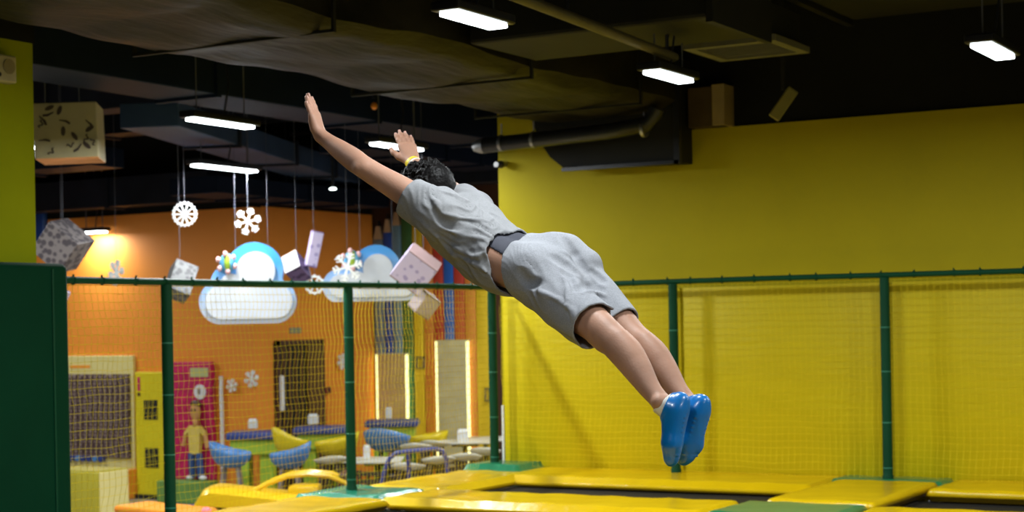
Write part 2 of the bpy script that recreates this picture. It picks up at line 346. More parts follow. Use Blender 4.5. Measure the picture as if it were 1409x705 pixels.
obj('duct_box', obox(B(), Vector((p+q)/2), (L, 0.62, 0.25), R_, 0.01), M['slab'], t)
for k in (-0.25, 0.05, 0.3): obj('flange', obox(B(), Vector((p+q)/2)+dv*L*k, (0.06, 0.68, 0.31), R_), M['beam'], t)
for i, (a, c, r, lb) in enumerate([((60, 85), (350, 140), 0.03, 'thin conduit below the olive duct edge far left'), ((350, 145), (500, 130), 0.025, 'thin grey conduit right of the raised hand'),
        ((430, 150), (530, 163), 0.03, 'grey conduit slanting down beside the raised hand'), ((400, 185), (690, 150), 0.03, 'long dark conduit behind the wristband hand')]):
    A, C = Zp(*a, 5.05), Zp(*c, 5.05)
    t = thing('conduit', lb, 'pipe', (A+C)/2)
    obj('pipe_body', tube(B(), [A, C], r, 8), M['beam'], t, smooth='auto')
    for f in (0.2, 0.8): P = A+(C-A)*f; obj('hanger', tube(B(), [P, P+UP*0.7], 0.008, 5), M['black_metal'], t)
p = Zp(515, 146, 4.7); t = thing('smoke_detector', 'small orange tipped sprinkler head under the dark ceiling', 'sprinkler', p)
obj('stem', tube(B(), [p+UP*0.08, p+UP*0.9], 0.02, 6), M['duct_grey'], t); obj('head', ell(B(), p, 0.035, 0.035, 0.04, 8, 6), M['toy_orange'], t)

# ------------------------------------------------------------------ lamps
def lamp(label, c, length, watts, wid=0.13, group='linear hanging lamps', axis='y', drop=None):
    x, y, z = (float(v) for v in c); top = drop or 5.6
    t = thing('hanging_lamp', label, 'lamp', (x, y, z), group)
    def bx(l0, l1, w, z0, z1, bev=0.0):
        return box(B(), x-w/2, x+w/2, y+l0, y+l1, z0, z1, bev) if axis == 'y' else box(B(), x+l0, x+l1, y-w/2, y+w/2, z0, z1, bev)
    h = length/2
    obj('housing', bx(-h-0.05, h+0.05, wid+0.06, z+0.012, z+0.07, 0.012), M['black_metal'], t)
    obj('lens', bx(-h, h, wid, z-0.012, z+0.012, 0.006), M['lamp'], t)
    for s in (-0.8, 0.8):
        q = (x, y+s*h, z) if axis == 'y' else (x+s*h, y, z)
        obj('hanging_wire', tube(B(), [(q[0], q[1], z+0.07), (q[0], q[1], top)], 0.006, 5), M['string'], t)
    q = [(x, y+0.1*h, z+0.07), (x+0.03, y+0.2*h, z+0.35), (x-0.01, y+0.1*h, z+0.8), (x, y, top)]
    obj('power_cable', tube(B(), q, 0.008, 6), M['black_metal'], t)
    ld = bpy.data.lights.new('lamp_light', 'AREA'); ld.shape = 'RECTANGLE'; ld.energy = watts; ld.color = (0.93, 0.98, 1.0)
    ld.size, ld.size_y = (wid, length) if axis == 'y' else (length, wid)
    lo = bpy.data.objects.new('lamp_light', ld); COL.objects.link(lo); lo.parent = t; lo.location = (0, 0, -0.02)
    return t
lamp('big lit lamp nearest the top of the picture right of the olive duct', (3.55, -6.17, 4.2), 0.55, HALL_W)
lamp('lit lamp on three wires in front of the dark drop duct', (3.51, -3.38, 4.2), 0.60, HALL_W, drop=4.48)
lamp('lit lamp in the far upper right above the yellow wall', (5.77, -3.13, 4.2), 0.67, HALL_W)
lamp('upper of the two lit lamps left of the raised hand', (-0.78, -3.2, 4.2), 0.79, ROOM_W*2.0, 0.11)
lamp('lower of the two lit lamps left of the raised hand', (-3.42, 0.06, 4.2), 1.0, ROOM_W, 0.13)
lamp('lit lamp behind the hand with the yellow wristband', (-0.7, -0.6, 4.2), 0.79, ROOM_W*0.5, 0.12)
lamp('short lit lamp low beside the grey patterned gift box', D(130, 320, 24.6), 0.40, ROOM_W*0.4, 0.12, axis='x')
# unseen lamps added to light hall and play room, continuing the visible rows
for x, y in [(5.77, -6.2), (5.77, -9.2), (3.5, -9.0), (8.2, -3.2), (8.2, -6.2), (8.2, -9.2), (10.6, -5.0), (6.5, -12.2), (10.6, -11.0)]:
    lamp('unseen lamp added to light the hall', (x, y, 4.2), 0.6, HALL_W)
for x, y in [(-3.4, -3.2), (-6.2, -3.0), (-9.5, -2.5), (-9.5, 0.8), (-1.7, 5.2), (-0.7, 3.0), (-0.8, 5.4)]:  # those behind the yellow wall are added, hidden, to brighten the orange wall
    lamp('unseen lamp added to light the play room', (x, y, 4.2), 0.9, ROOM_W)
p = D(458, 260, 22.0); t = thing('ceiling_spot', 'tiny round lit spot in the dark ceiling over the orange wall', 'lamp', p)
obj('lens', ell(B(), p, 0.05, 0.05, 0.02, 10, 6), M['spot'], t); obj('stem', tube(B(), [p+UP*0.01, np.array([p[0], p[1], 5.6])], 0.02, 6), M['black_metal'], t)
# ------------------------------------------------------------------ trampolines
def trampoline(label, x0, x1, y0, y1):
    t = thing('trampoline', label, 'trampoline', ((x0+x1)/2, (y0+y1)/2, 0), 'black trampoline beds')
    nx, ny = 24, 16; bm = B(); g = [[bm.verts.new((x0+(x1-x0)*i/nx, y0+(y1-y0)*j/ny, 0.885-0.02*math.sin(PI*i/nx)*math.sin(PI*j/ny))) for j in range(ny+1)] for i in range(nx+1)]
    for i in range(nx):
        for j in range(ny): bm.faces.new((g[i][j], g[i+1][j], g[i+1][j+1], g[i][j+1]))
    obj('jumping_bed', bm, M['bed'], t, smooth=True)
    e = 0.28; c = [(x0-e, y0-e), (x1+e, y0-e), (x1+e, y1+e), (x0-e, y1+e)]
    fr = B()
    for a, d in zip(c, c[1:]+c[:1]): tube(fr, [(*a, 0.83), (*d, 0.83)], 0.03, 8)
    obj('frame', fr, M['steel'], t, smooth='auto')
    for a in c: obj('leg', tube(B(), [(*a, 0.0), (*a, 0.82)], 0.03, 8), M['steel'], t, smooth='auto')
    sp = B()
    for k in range(int((x1-x0)/0.11)):
        x = x0+0.06+k*0.11; tube(sp, [(x, y0, 0.885), (x, y0-e, 0.84)], 0.011, 5); tube(sp, [(x, y1, 0.885), (x, y1+e, 0.84)], 0.011, 5)
    for k in range(int((y1-y0)/0.11)):
        y = y0+0.06+k*0.11; tube(sp, [(x0, y, 0.885), (x0-e, y, 0.84)], 0.011, 5); tube(sp, [(x1, y, 0.885), (x1+e, y, 0.84)], 0.011, 5)
    obj('springs', sp, M['steel'], t, kind='stuff')
trampoline('black trampoline bed between the wall pad and the front yellow pad', 0.62, 3.7, -2.1, -0.62)
trampoline('black trampoline bed at the right edge beyond the cross pad', 4.5, 7.4, -2.1, -0.62)
trampoline('black trampoline bed at the bottom left before the front yellow pad', 0.62, 3.7, -4.4, -2.8)
trampoline('black trampoline bed out at the lower right before the front pads', 4.5, 7.4, -4.4, -2.8)
def pad(name, label, x0, x1, y0, y1, m, z=PZ, th=0.105, seed=0, group='safety pads', wr=0.0025):
    """a soft vinyl pad: rounded edge, slightly crowned, wavy top"""
    rnd = random.Random(seed); ph = [rnd.uniform(0, 6) for _ in range(4)]
    nx, ny = max(10, int((x1-x0)/0.07)), max(8, int((y1-y0)/0.07)); bm = B()
    def crown(u, v):
        e = lambda s, n: min(1.0, s/(0.075))
        du, dv = min(u-x0, x1-u), min(v-y0, y1-v); d = min(du, dv)
        k = math.sqrt(max(0.0, 1-(1-min(1, d/0.055))**2))
        return k
    g = []; h = []
    for i in range(nx+1):
        cu = 0.5-0.5*math.cos(PI*i/nx); u = x0+(x1-x0)*(0.6*cu+0.4*i/nx); g.append([]); h.append([])
        for j in range(ny+1):
            cv = 0.5-0.5*math.cos(PI*j/ny); v = y0+(y1-y0)*(0.6*cv+0.4*j/ny); k = crown(u, v)
            wv = wr*(math.sin(u*13+v*3+ph[0])+0.6*math.sin(u*5-v*17+ph[1])+0.5*math.sin(u*23+v*9+ph[2]))
            g[-1].append(bm.verts.new((u, v, z-th*0.55+th*0.55*k+wv*k))); h[-1].append(bm.verts.new((u, v, z-th*0.55-th*0.45*k)))
    for i in range(nx):
        for j in range(ny):
            bm.faces.new((g[i][j], g[i+1][j], g[i+1][j+1], g[i][j+1])); bm.faces.new((h[i][j+1], h[i+1][j+1], h[i+1][j], h[i][j]))
    for i in range(nx):
        for j in (0, ny): bm.faces.new((g[i][j], h[i][j], h[i+1][j], g[i+1][j]))
    for j in range(ny):
        for i in (0, nx): bm.faces.new((g[i][j], g[i][j+1], h[i][j+1], h[i][j]))
    o = obj(name, bm, m, smooth=True, loc=((x0+x1)/2, (y0+y1)/2, z-th)); return tag(o, label, 'pad', group)
pad('safety_pad', 'long yellow pad at the foot of the yellow wall', 0.44, 3.57, -0.74, 0.27, M['pad_yellow'], seed=1)
pad('safety_pad', 'yellow pad at the wall foot by the right edge of the picture', 4.56, 7.4, -0.74, 0.27, M['pad_yellow'], seed=2)
pad('corner_pad', 'green pad in the corner where the two net fences meet', -0.22, 0.43, -0.27, 0.27, M['pad_green'], z=1.05, th=0.16, seed=3)
pad('safety_pad', 'shiny yellow pad under the net between teal patch and corner post', -0.2, 0.66, -2.02, -0.31, M['pad_yellow'], seed=4, wr=0.004)
pad('corner_pad', 'wrinkled shiny teal pad around the middle left post', -0.36, 0.52, -2.84, -2.05, M['pad_teal'], z=1.005, seed=5, wr=0.007)
pad('safety_pad', 'yellow pad under the net left of the teal pad', -0.2, 0.68, -4.45, -2.88, M['pad_yellow'], seed=6, wr=0.004)
pad('safety_pad', 'long yellow pad along the bottom between teal and green pads', 0.55, 3.46, -2.86, -2.03, M['pad_yellow'], seed=7, wr=0.0035)
pad('corner_pad', 'green pad at the bottom edge joining the yellow pads', 3.5, 4.5, -2.9, -2.0, M['pad_green'], z=1.003, seed=8)
pad('safety_pad', 'yellow cross pad leading to the right hand post', 3.62, 4.53, -1.97, -0.18, M['pad_yellow'], z=1.012, seed=9)
pad('corner_pad', 'green pad beneath the right hand post against the wall', 3.52, 4.55, -0.15, 0.27, M['pad_green'], z=1.006, seed=10)
pad('safety_pad', 'yellow pad at the bottom right corner of the picture', 4.54, 7.4, -2.86, -2.03, M['pad_yellow'], seed=11)
pad('corner_pad', 'teal pad under the left post hidden by the dark green column', -0.36, 0.52, -5.3, -4.5, M['pad_teal'], z=1.005, seed=12, wr=0.01)

# the nearer bays below the frame, under the jumper
trampoline('black trampoline bed below the jumping person', 4.5, 7.4, -9.6, -5.25)
pad('safety_pad', 'yellow pad before the bottom left trampoline bed, below the picture', 0.7, 3.5, -5.25, -4.45, M['pad_yellow'], seed=21)
pad('safety_pad', 'yellow pad just in front of the bed below the jumping person', 4.54, 7.4, -5.25, -4.45, M['pad_yellow'], seed=22)
pad('safety_pad', 'yellow cross pad below the picture between the two nearer beds', 3.55, 4.5, -4.4, -2.95, M['pad_yellow'], seed=23)
pad('corner_pad', 'green joining pad below the picture at the nearer crossing', 3.52, 4.52, -5.27, -4.43, M['pad_green'], z=1.003, seed=24)
pad('safety_pad', 'yellow pad along the left of the bed below the jumping person', 3.7, 4.5, -9.7, -5.3, M['pad_yellow'], seed=25)
pad('safety_pad', 'yellow pad nearest the camera at the end of the bed below the jumper', 4.5, 7.4, -10.4, -9.6, M['pad_yellow'], seed=26)

# ------------------------------------------------------------------ net fences
RZ = 2.8
def fence_post(t, x, y, r=0.044):
    sm = (0.10, 0.50, 0.95, 1.34); prof = [(r*1.12, 0), (r*1.12, 0.03), (r, 0.04)]
    for z in sm: prof += [(r, z-0.006), (r*0.88, z), (r, z+0.006)]
    prof.append((r*0.96, 1.78))
    p = obj('post', lathe(B(), (x, y, PZ), prof, 14), M['post_green'], t, smooth='auto')
    for z in sm: obj('seam', lathe(B(), (x, y, PZ+z-0.005), [(r*0.97, 0), (r*1.015, 0.002), (r*1.015, 0.008), (r*0.97, 0.010)], 14), M['seam'], p, smooth='auto')
def net_mesh(A, C, z0, z1, cell, r, seed, bow=0.05):
    """knotted square net between two points on the fence line, hanging in slack waves"""
    rnd = random.Random(seed); A, C = Vector((*A, 0)), Vector((*C, 0)); Ln = (C-A).length; ax = (C-A)/Ln; nn = Vector((-ax.y, ax.x, 0))
    nu, nv = int(round(Ln/cell)), int(round((z1-z0)/(cell*1.08))); ph = [rnd.uniform(0, 6) for _ in range(6)]
    def P(i, j):
        u, v = i/nu, j/nv; s = math.sin(PI*u)
        w = 0.012*math.sin(v*21+u*3+ph[0])+0.008*math.sin(u*17+v*5+ph[1])+0.006*math.sin(v*47+u*9+ph[5])
        return A+ax*(u*Ln+0.01*math.sin(v*9+ph[2])*s)+UV*(z0+(z1-z0)*v+w*0.6*s*min(1, 3*(1-v))-0.015*s*(1-v))+nn*(bow*s*math.sin(PI*v)+w)
    G = [[P(i, j) for j in range(nv+1)] for i in range(nu+1)]; bm = B()
    for i in range(nu+1): tube(bm, G[i], r, 3, False)
    for j in range(nv+1): tube(bm, [G[i][j] for i in range(nu+1)], r*(1.0 if j < nv else 2.0), 3, False)
    return bm
def rail(t, pts): obj('top_rail', tube(B(), pts, 0.026, 10), M['post_green'], t, smooth='auto')
def ties(t, A, C, step=0.3):
    A, C = Vector(A), Vector(C); n = int((C-A).length/step); bm = B()
    for k in range(1, n):
        p = A+(C-A)*(k/n+random.uniform(-0.006, 0.006)); ax = (C-A).normalized()
        tube(bm, [p-ax*0.008, p+ax*0.008], 0.031, 8); tube(bm, [p+UV*0.024, p+UV*0.042+ax*random.uniform(-0.01, 0.01)], 0.008, 5)
    obj('net_ties', bm, M['post_green'], t, kind='stuff')
t = thing('net_fence', 'green post and rail fence with yellow net in front of the play room', 'fence', (0, -3, PZ))
for y in (0, -2.47, -4.82): fence_post(t, 0, y)
cv = [(0, -0.0+0.0, RZ-0.09)] + [(0, -0.09+0.09*math.cos(a), RZ-0.09+0.09*math.sin(a)) for a in (0.4, 0.8, 1.2, 1.57)]
rail(t, cv + [(0, -1.2, RZ+0.002), (0, -2.47, RZ), (0, -3.6, RZ-0.004), (0, -4.82, RZ), (0, -6.15, RZ+0.002)])
ties(t, (0, -0.1, RZ), (0, -6.1, RZ), 0.31)
for k, (a, c) in enumerate([(0, -2.47), (-2.47, -4.82), (-4.82, -6.12)]): obj('net', net_mesh((-0.03, a-0.03), (-0.03, c+0.03), PZ+0.02, RZ-0.03, 0.056, 0.0016, 5+k), M['net'], t, kind='stuff')
t = thing('net_fence', 'green post and rail fence with yellow net along the yellow wall', 'fence', (4, 0.02, PZ))
for x in (1.98, 4.02, 6.06): fence_post(t, x, 0)
rail(t, [(0.03, 0, RZ-0.05), (0.09, 0, RZ-0.006), (1.98, 0, RZ), (3, 0, RZ+0.003), (4.02, 0, RZ), (6.06, 0, RZ), (7.6, 0, RZ)])
ties(t, (0.1, 0, RZ), (7.6, 0, RZ), 0.29)
for k, (a, c) in enumerate([(0.05, 1.98), (1.98, 4.02), (4.02, 6.06), (6.06, 7.6)]): obj('net', net_mesh((a+0.03, 0.03), (c-0.03, 0.03), PZ+0.02, RZ-0.03, 0.056, 0.0016, 15+k), M['net'], t, kind='stuff')

# ------------------------------------------------------------------ padded column at the left edge
t = thing('padded_column', 'yellow column with thick dark green pad round its foot', 'column', (-0.3, -7.2, 0))
obj('column_shaft', box(B(), -0.75, 0.17, -8.4, -6.3, 2.6, 4.38), M['column_yellow'], t)
obj('column_head', box(B(), -0.76, 0.18, -8.41, -6.29, 4.38, 5.6), M['black_wall'], t)
obj('foot_pad', box(B(), -1.0, 0.345, -8.7, -6.17, 0, 2.9, 0.05, 4), M['column_green'], t, smooth='auto')
bm = box(B(), 0.335, 0.352, -6.34, -6.325, 0.02, 2.86); obj('pad_seam', bm, M['post_green'], t)
p = Yp(15, 93, -6.62)
t = thing('wall_speaker', 'small cream square box high on the yellow column', 'speaker', (0.17, p[1], p[2]-0.09))
obj('case', box(B(), 0.17, 0.25, p[1]-0.10, p[1]+0.10, p[2]-0.09, p[2]+0.09, 0.012), M['cream'], t)
obj('speaker_grille', tube(B(), [(0.245, p[1]+0.03, p[2]+0.015), (0.258, p[1]+0.03, p[2]+0.015)], 0.05, 16), mat('tan_grille', (0.30, 0.25, 0.13), 0.6), t)
obj('button', tube(B(), [(0.245, p[1]-0.055, p[2]-0.045), (0.258, p[1]-0.055, p[2]-0.045)], 0.015, 10), M['dark'], t)
p = Yp(694, 226, 0.28)
t = thing('security_camera', 'small grey bullet camera on the yellow wall below the black pipe', 'camera', p)
obj('mount', tube(B(), [p+np.array([0, 0.02, 0]), p+np.array([0, -0.05, 0])], 0.03, 12), M['steel'], t, smooth='auto')
obj('camera_body', ell(B(), p+np.array([0.0, -0.08, -0.01]), 0.045, 0.05, 0.04), M['black_metal'], t, smooth=True)
obj('lens_ring', tube(B(), [p+np.array([-0.02, -0.11, -0.01]), p+np.array([-0.02, -0.135, -0.012])], 0.028, 12), M['steel'], t, smooth='auto')
# ------------------------------------------------------------------ play room walls: pencils, panels, boards
YF = 6.985
def px_x(px, y=YF): return float(Yp(px, 450, y)[0])
PENC = [(509, 518, (0.10, 0.12, 0.02), 3.62, 'olive pencil board leftmost beside the orange wall'), (518, 532, (0.20, 0.26, 0.30), 3.75, 'grey pencil board second from the orange wall'),
  (532, 544, (0.03, 0.09, 0.42), 3.85, 'navy blue pencil board between the two grey blue ones'), (544, 557, (0.17, 0.31, 0.40), 3.95, 'grey blue pencil board left of the dark green one'),
  (557, 572, (0.06, 0.18, 0.05), 4.05, 'dark green pencil board beside the first yellow one'), (572, 586, (0.78, 0.53, 0.02), 4.15, 'yellow pencil board right of the dark green one'),
  (586, 600, (0.75, 0.25, 0.04), 4.15, 'orange pencil board right of the first yellow one'), (600, 614, (0.55, 0.055, 0.03), 4.1, 'red pencil board left of the bright blue one'),
  (614, 628, (0.02, 0.14, 0.55), 4.0, 'bright blue pencil board between two red ones'), (628, 643, (0.55, 0.055, 0.03), 3.9, 'red pencil board right of the bright blue one'),
  (643, 658, (0.75, 0.25, 0.04), 3.75, 'orange pencil board left of the last yellow one'), (658, 677, (0.78, 0.53, 0.02), 3.6, 'yellow pencil board rightmost beside the corner post')]
for i, (a, c, colr, top, lab) in enumerate(PENC):
    x0, x1 = px_x(a)+0.004, px_x(c)-0.004; xm = (x0+x1)/2; y0 = YF-0.07
    t = thing('pencil_board', lab, 'decoration', (xm, YF, 0), 'coloured pencil boards on the far wall')
    obj('pencil_body', box(B(), x0, x1, y0, YF, 0, top, 0.02, 2), mat('pencil_paint_%d' % i, colr, 0.5, 0.05), t, smooth='auto')
    wd = x1-x0
    obj('wood_cone', prism(B(), [(x0+0.01, top), (x1-0.01, top), (xm+wd*0.16, top+0.2), (xm-wd*0.16, top+0.2)], 0.06, (0, YF-0.035, 0), (1, 0, 0), (0, 0, 1)), M['wood_tip'], t)
    obj('lead', prism(B(), [(xm-wd*0.16, top+0.2), (xm+wd*0.16, top+0.2), (xm+0.006, top+0.29), (xm-0.006, top+0.29)], 0.05, (0, YF-0.035, 0), (1, 0, 0), (0, 0, 1)), M['dark'], t)
def light_panel(lab, a, c, ztop, z0, m):
    x0, x1 = px_x(a, 6.9), px_x(c, 6.9)
    t = thing('light_panel', lab, 'panel', ((x0+x1)/2, 6.9, z0), 'upright panels with lit edges')
    obj('panel_face', box(B(), x0+0.04, x1-0.03, 6.83, 6.91, z0, ztop, 0.01), m, t)
    obj('led_strip', box(B(), x0, x0+0.042, 6.84, 6.90, z0, ztop), M['led'], t)
    obj('led_strip', box(B(), x1-0.030, x1-0.014, 6.84, 6.90, z0, ztop), M['led'], t)
    obj('top_cap', box(B(), x0, x1, 6.83, 6.91, ztop, ztop+0.02), M['panel_pale'], t)
    for k in (0.35, 0.7):
        z = z0+(ztop-z0)*k; obj('wall_clip', box(B(), x0+0.1, x1-0.1, 6.9, 6.93, z, z+0.05), M['steel'], t)
light_panel('shorter tan panel with lit edges left of the two', 519, 562, 1.98, 0.35, M['panel_tan'])
light_panel('taller pale panel with lit edges beside the corner post', 601, 646, 2.17, 0.1, M['panel_pale'])
def square_frame(lab, a, c, pt, pb):
    A, C = Yp(a, pt, 6.9), Yp(c, pb, 6.9); x0, x1, z1, z0 = A[0], C[0], A[2], C[2]; b = B(); w_ = 0.022
    box(b, x0, x1, 6.885, 6.93, z0, z0+w_); box(b, x0, x1, 6.885, 6.93, z1-w_, z1); box(b, x0, x0+w_, 6.885, 6.93, z0, z1); box(b, x1-w_, x1, 6.885, 6.93, z0, z1)
    tag(obj('wall_frame', b, mat('brown_grey_frame', (0.22, 0.16, 0.08), 0.5), loc=((x0+x1)/2, 6.93, z0)), lab, 'frame', 'small square wall frames')
square_frame('small empty square frame on the pencils between the two lit panels', 572, 584, 491, 508); square_frame('small empty square frame on the last yellow pencil', 667, 675, 534, 553)

YB = 4.0
# pixel-mosaic board
x0, x1, z0, z1 = -9.85, -8.36, 0.40, 2.06
t = thing('activity_board', 'pale yellow wall board with big brown mosaic field and blue pegs', 'board', (-9.1, YB, z0))
obj('backing', box(B(), x0, x1, YB-0.07, YB-0.01, z0, z1, 0.01), M['pale_yellow'], t)
mo = spots('brown_grey_mosaic', (0.085, 0.045, 0.042), (0.34, 0.26, 0.22), 21, 0.24, 0.7, soft=0.3)
fld = obj('mosaic_field', box(B(), -9.82, -8.42, YB-0.1, YB-0.06, 0.57, 1.79, 0.005), mo, t)
tile = None
for i in range(14):
    for j in range(12):
        x, z = -9.77+0.1*i, 0.62+0.1*j
        if tile is None:
            tile = obj('mosaic_tile', box(B(), x-0.045, x+0.045, YB-0.125, YB-0.1, z-0.045, z+0.045), mo, fld); X0, Z0 = x, z
        else:
            o = tile.copy(); COL.objects.link(o); o.parent = fld; o.location = (x-X0, random.uniform(-0.008, 0.008), z-Z0)
for k in range(8): obj('peg', tube(B(), [(-9.75+0.115*k, YB-0.1, 0.55), (-9.75+0.115*k, YB-0.17, 0.55)], 0.042, 8), M['navy'] if k % 3 else M['chair_blue'], t, smooth='auto')
obj('printed_strip', box(B(), -9.6, -9.2, YB-0.075, YB-0.07, 1.88, 1.92), M['toy_orange'], t)
# lemon playhouse panel with two windows
t = thing('playhouse_panel', 'tall lemon yellow panel with two dark paned windows', 'panel', (-7.95, YB-0.05, 0.05))
obj('board', box(B(), -8.27, -7.62, YB-0.14, YB-0.02, 0.05, 1.82, 0.012), M['cab_yellow'], t)
for z0_, z1_ in ((1.14, 1.42), (0.45, 0.73)):
    wv = obj('window', box(B(), -8.10, -7.85, YB-0.15, YB-0.138, z0_, z1_), M['dark'], t)
    for k in (1, 2): obj('glazing_bar', box(B(), -8.10+0.083*k-0.004, -8.10+0.083*k+0.004, YB-0.16, YB-0.149, z0_, z1_), M['olive'], wv)
    for k in (1, 2): zz = z0_+(z1_-z0_)*k/3; obj('glazing_bar', box(B(), -8.10, -7.85, YB-0.158, YB-0.149, zz-0.004, zz+0.004), M['olive'], wv)
obj('height_mark', box(B(), -8.22, -8.17, YB-0.145, YB-0.139, 1.55, 1.75), M['pink'], t); obj('height_mark', box(B(), -7.7, -7.64, YB-0.145, YB-0.139, 1.72, 1.8), M['white'], t)
obj('round_mark', tube(B(), [(-8.195, YB-0.139, 1.5), (-8.195, YB-0.146, 1.5)], 0.03, 10), M['dark_brown'], t)
obj('base_rail', box(B(), -8.3, -7.6, YB-0.17, YB-0.02, 0.0, 0.06), M['dark'], t)
tag(obj('orange_block', box(B(), -8.42, -8.28, YB-0.3, YB-0.02, 0.0, 0.42, 0.01), M['toy_orange'], loc=(-8.35, YB-0.1, 0)), 'low orange block between the mosaic board and lemon panel', 'block')
# magenta panel with green foot
t = thing('magenta_panel', 'tall magenta patterned panel with round white disc and green foot', 'panel', (-7.2, YB-0.05, 0))
px = obj('board', box(B(), -7.6, -6.88, YB-0.12, YB-0.02, 0.3, 1.96, 0.01), M['pink'], t)
obj('foot', box(B(), -7.62, -6.86, YB-0.45, YB-0.02, 0, 0.30, 0.015), mat('grass_green_board', (0.16, 0.30, 0.06), 0.6), t)
obj('name_plate', box(B(), -7.24, -6.92, YB-0.135, YB-0.118, 1.75, 1.88), mat('pale_green_plate', (0.50, 0.52, 0.22), 0.5), t)
dk = obj('round_disc', tube(B(), [(-7.07, YB-0.118, 1.54), (-7.07, YB-0.14, 1.54)], 0.105, 24), M['white'], t)
obj('disc_print', ell(B(), (-7.08, YB-0.142, 1.55), 0.03, 0.004, 0.05, 10, 6), M['leg_metal'], dk)
for i in range(5):
    for j in range(9): obj('raised_square', box(B(), -7.56+0.13*i, -7.46+0.13*i, YB-0.128, YB-0.118, 0.4+0.165*j, 0.52+0.165*j), M['pink'], t) if not (i >= 2 and j >= 6) else None
# plain child-sized cut-out figure standing in front of it
fy = YB-0.2; t = thing('cutout_figure', 'cut-out figure in yellow shirt and blue trousers before the magenta panel', 'figure', (-7.1, fy, 0.3))
obj('shirt', prism(B(), [(-7.2, 0.67), (-7.03, 0.67), (-7.01, 0.98), (-6.94, 0.93), (-6.93, 0.98), (-7.02, 1.07), (-7.2, 1.07), (-7.3, 0.96), (-7.28, 0.92), (-7.22, 0.98)], 0.06, (0, fy, 0), (1, 0, 0), (0, 0, 1)), mat('figure_shirt', (0.74, 0.56, 0.12), 0.6), t)
for a, c in (((-7.19, 0.68), (-7.17, 0.34)), ((-7.05, 0.68), (-7.02, 0.34))): obj('trouser_leg', tube(B(), [(a[0], fy, a[1]), (c[0], fy, c[1])], 0.05, 8), mat('figure_trousers', (0.03, 0.08, 0.24), 0.6), t, smooth='auto')
for x in (-7.2, -6.97): obj('shoe', ell(B(), (x, fy-0.02, 0.34), 0.06, 0.06, 0.035, 10, 6), M['white'], t, smooth=True)
bm = ell(B(), (-7.1, fy, 1.27), 0.09, 0.05, 0.14); tube(bm, [(-7.1, fy, 1.06), (-7.1, fy, 1.16)], 0.04, 8); obj('head', bm, mat('figure_face', (0.60, 0.30, 0.10), 0.6), t, smooth=True)
for a, c in (((-7.28, 0.95), (-7.33, 0.78)), ((-6.94, 0.95), (-6.9, 0.76))): obj('arm', tube(B(), [(a[0], fy, a[1]), (c[0], fy, c[1])], 0.03, 8), mat('figure_arm', (0.60, 0.30, 0.10), 0.6), t, smooth='auto')
obj('hair', ell(B(), (-7.1, fy+0.01, 1.37), 0.1, 0.05, 0.06), M['dark_brown'], t, smooth=True)
for x in (-7.13, -7.07): obj('eye', ell(B(), (x, fy-0.05, 1.29), 0.014, 0.008, 0.022, 8, 5), M['dark'], t)
t = thing('white_pole', 'thin white upright pole on the orange wall beside the magenta panel', 'pole', (-6.75, YB-0.05, 0))
obj('pole', tube(B(), [(-6.75, YB-0.05, 0), (-6.75, YB-0.05, 1.76)], 0.03, 10), M['white'], t, smooth='auto')
obj('foot_plate', box(B(), -6.82, -6.68, YB-0.12, YB-0.005, 0, 0.02), M['white'], t)
p = Xp(407, 455, -6.17); tag(obj('door_sign', box(B(), -6.19, -6.165, p[1]-0.13, p[1]+0.13, p[2]-0.04, p[2]+0.04, 0.005), mat('grey_green_sign', (0.25, 0.26, 0.16), 0.5), loc=(-6.19, p[1], p[2])), 'small grey green sign above the dark doorway', 'sign')
p = Xp(451, 537, -6.15); t = thing('alarm_box', 'small dark red box on the orange wall right of the doorway', 'alarm', (-6.19, p[1], p[2]-0.05))
obj('case', box(B(), -6.19, -6.13, p[1]-0.06, p[1]+0.06, p[2]-0.05, p[2]+0.05, 0.008), mat('dark_red_plastic', (0.22, 0.03, 0.02), 0.4), t); obj('button', ell(B(), (-6.128, p[1], p[2]), 0.01, 0.025, 0.025, 10, 6), M['dark'], t)
tag(obj('blue_wall_pad', box(B(), -10.4, -10.05, YB-0.1, YB-0.01, 3.75, 4.3, 0.03), mat('deep_blue_vinyl', (0.01, 0.06, 0.28), 0.4), loc=(-10.2, YB, 4.0)), 'deep blue wall pad high behind the yellow column', 'pad')

# ------------------------------------------------------------------ hanging decorations
def hang(t, p, top, n=1, spread=0.0, r=0.0028):
    for k in range(n):
        q = np.array(p)+RIGHT*(spread*(k-(n-1)/2)); obj('hanging_string', tube(B(), [q, (q[0], q[1], top)], r, 5), M['string'], t)
def gift(lab, px, py, d, size, R, m, side=None, n=1):
    p = D(px, py, d); t = thing('hanging_gift_box', lab, 'gift box', p, 'gift boxes hung from the ceiling')
    RR = Matrix.Rotation(TH, 3, 'Z') @ R
    obj('box_body', obox(B(), p, size, RR, 0.01), m, t)
    if side is not None:                                     # plain end flaps
        for s in (-1, 1): obj('end_flap', obox(B(), Vector(p)+RR @ Vector((0, 0, s*(size[2]/2+0.004))), (size[0]*0.98, size[1]*0.98, 0.012), RR), side, t)
    hang(t, p+UP*(max(size)*0.55), 5.6)
    return t
def eul(rx, ry, rz): return Matrix.Rotation(math.radians(rz), 3, 'Z') @ Matrix.Rotation(math.radians(rx), 3, 'X') @ Matrix.Rotation(math.radians(ry), 3, 'Y')
g_dark = spots('grey_damask_paper', (0.17, 0.145, 0.14), (0.055, 0.044, 0.05), 15, 0.42, soft=0.12)
g_silver = spots('silver_print_paper', (0.17, 0.17, 0.17), (0.075, 0.07, 0.075), 16, 0.36, soft=0.2)
g_lilac = spots('lilac_print_paper', (0.54, 0.46, 0.62), (0.33, 0.27, 0.46), 13, 0.26, soft=0.1)
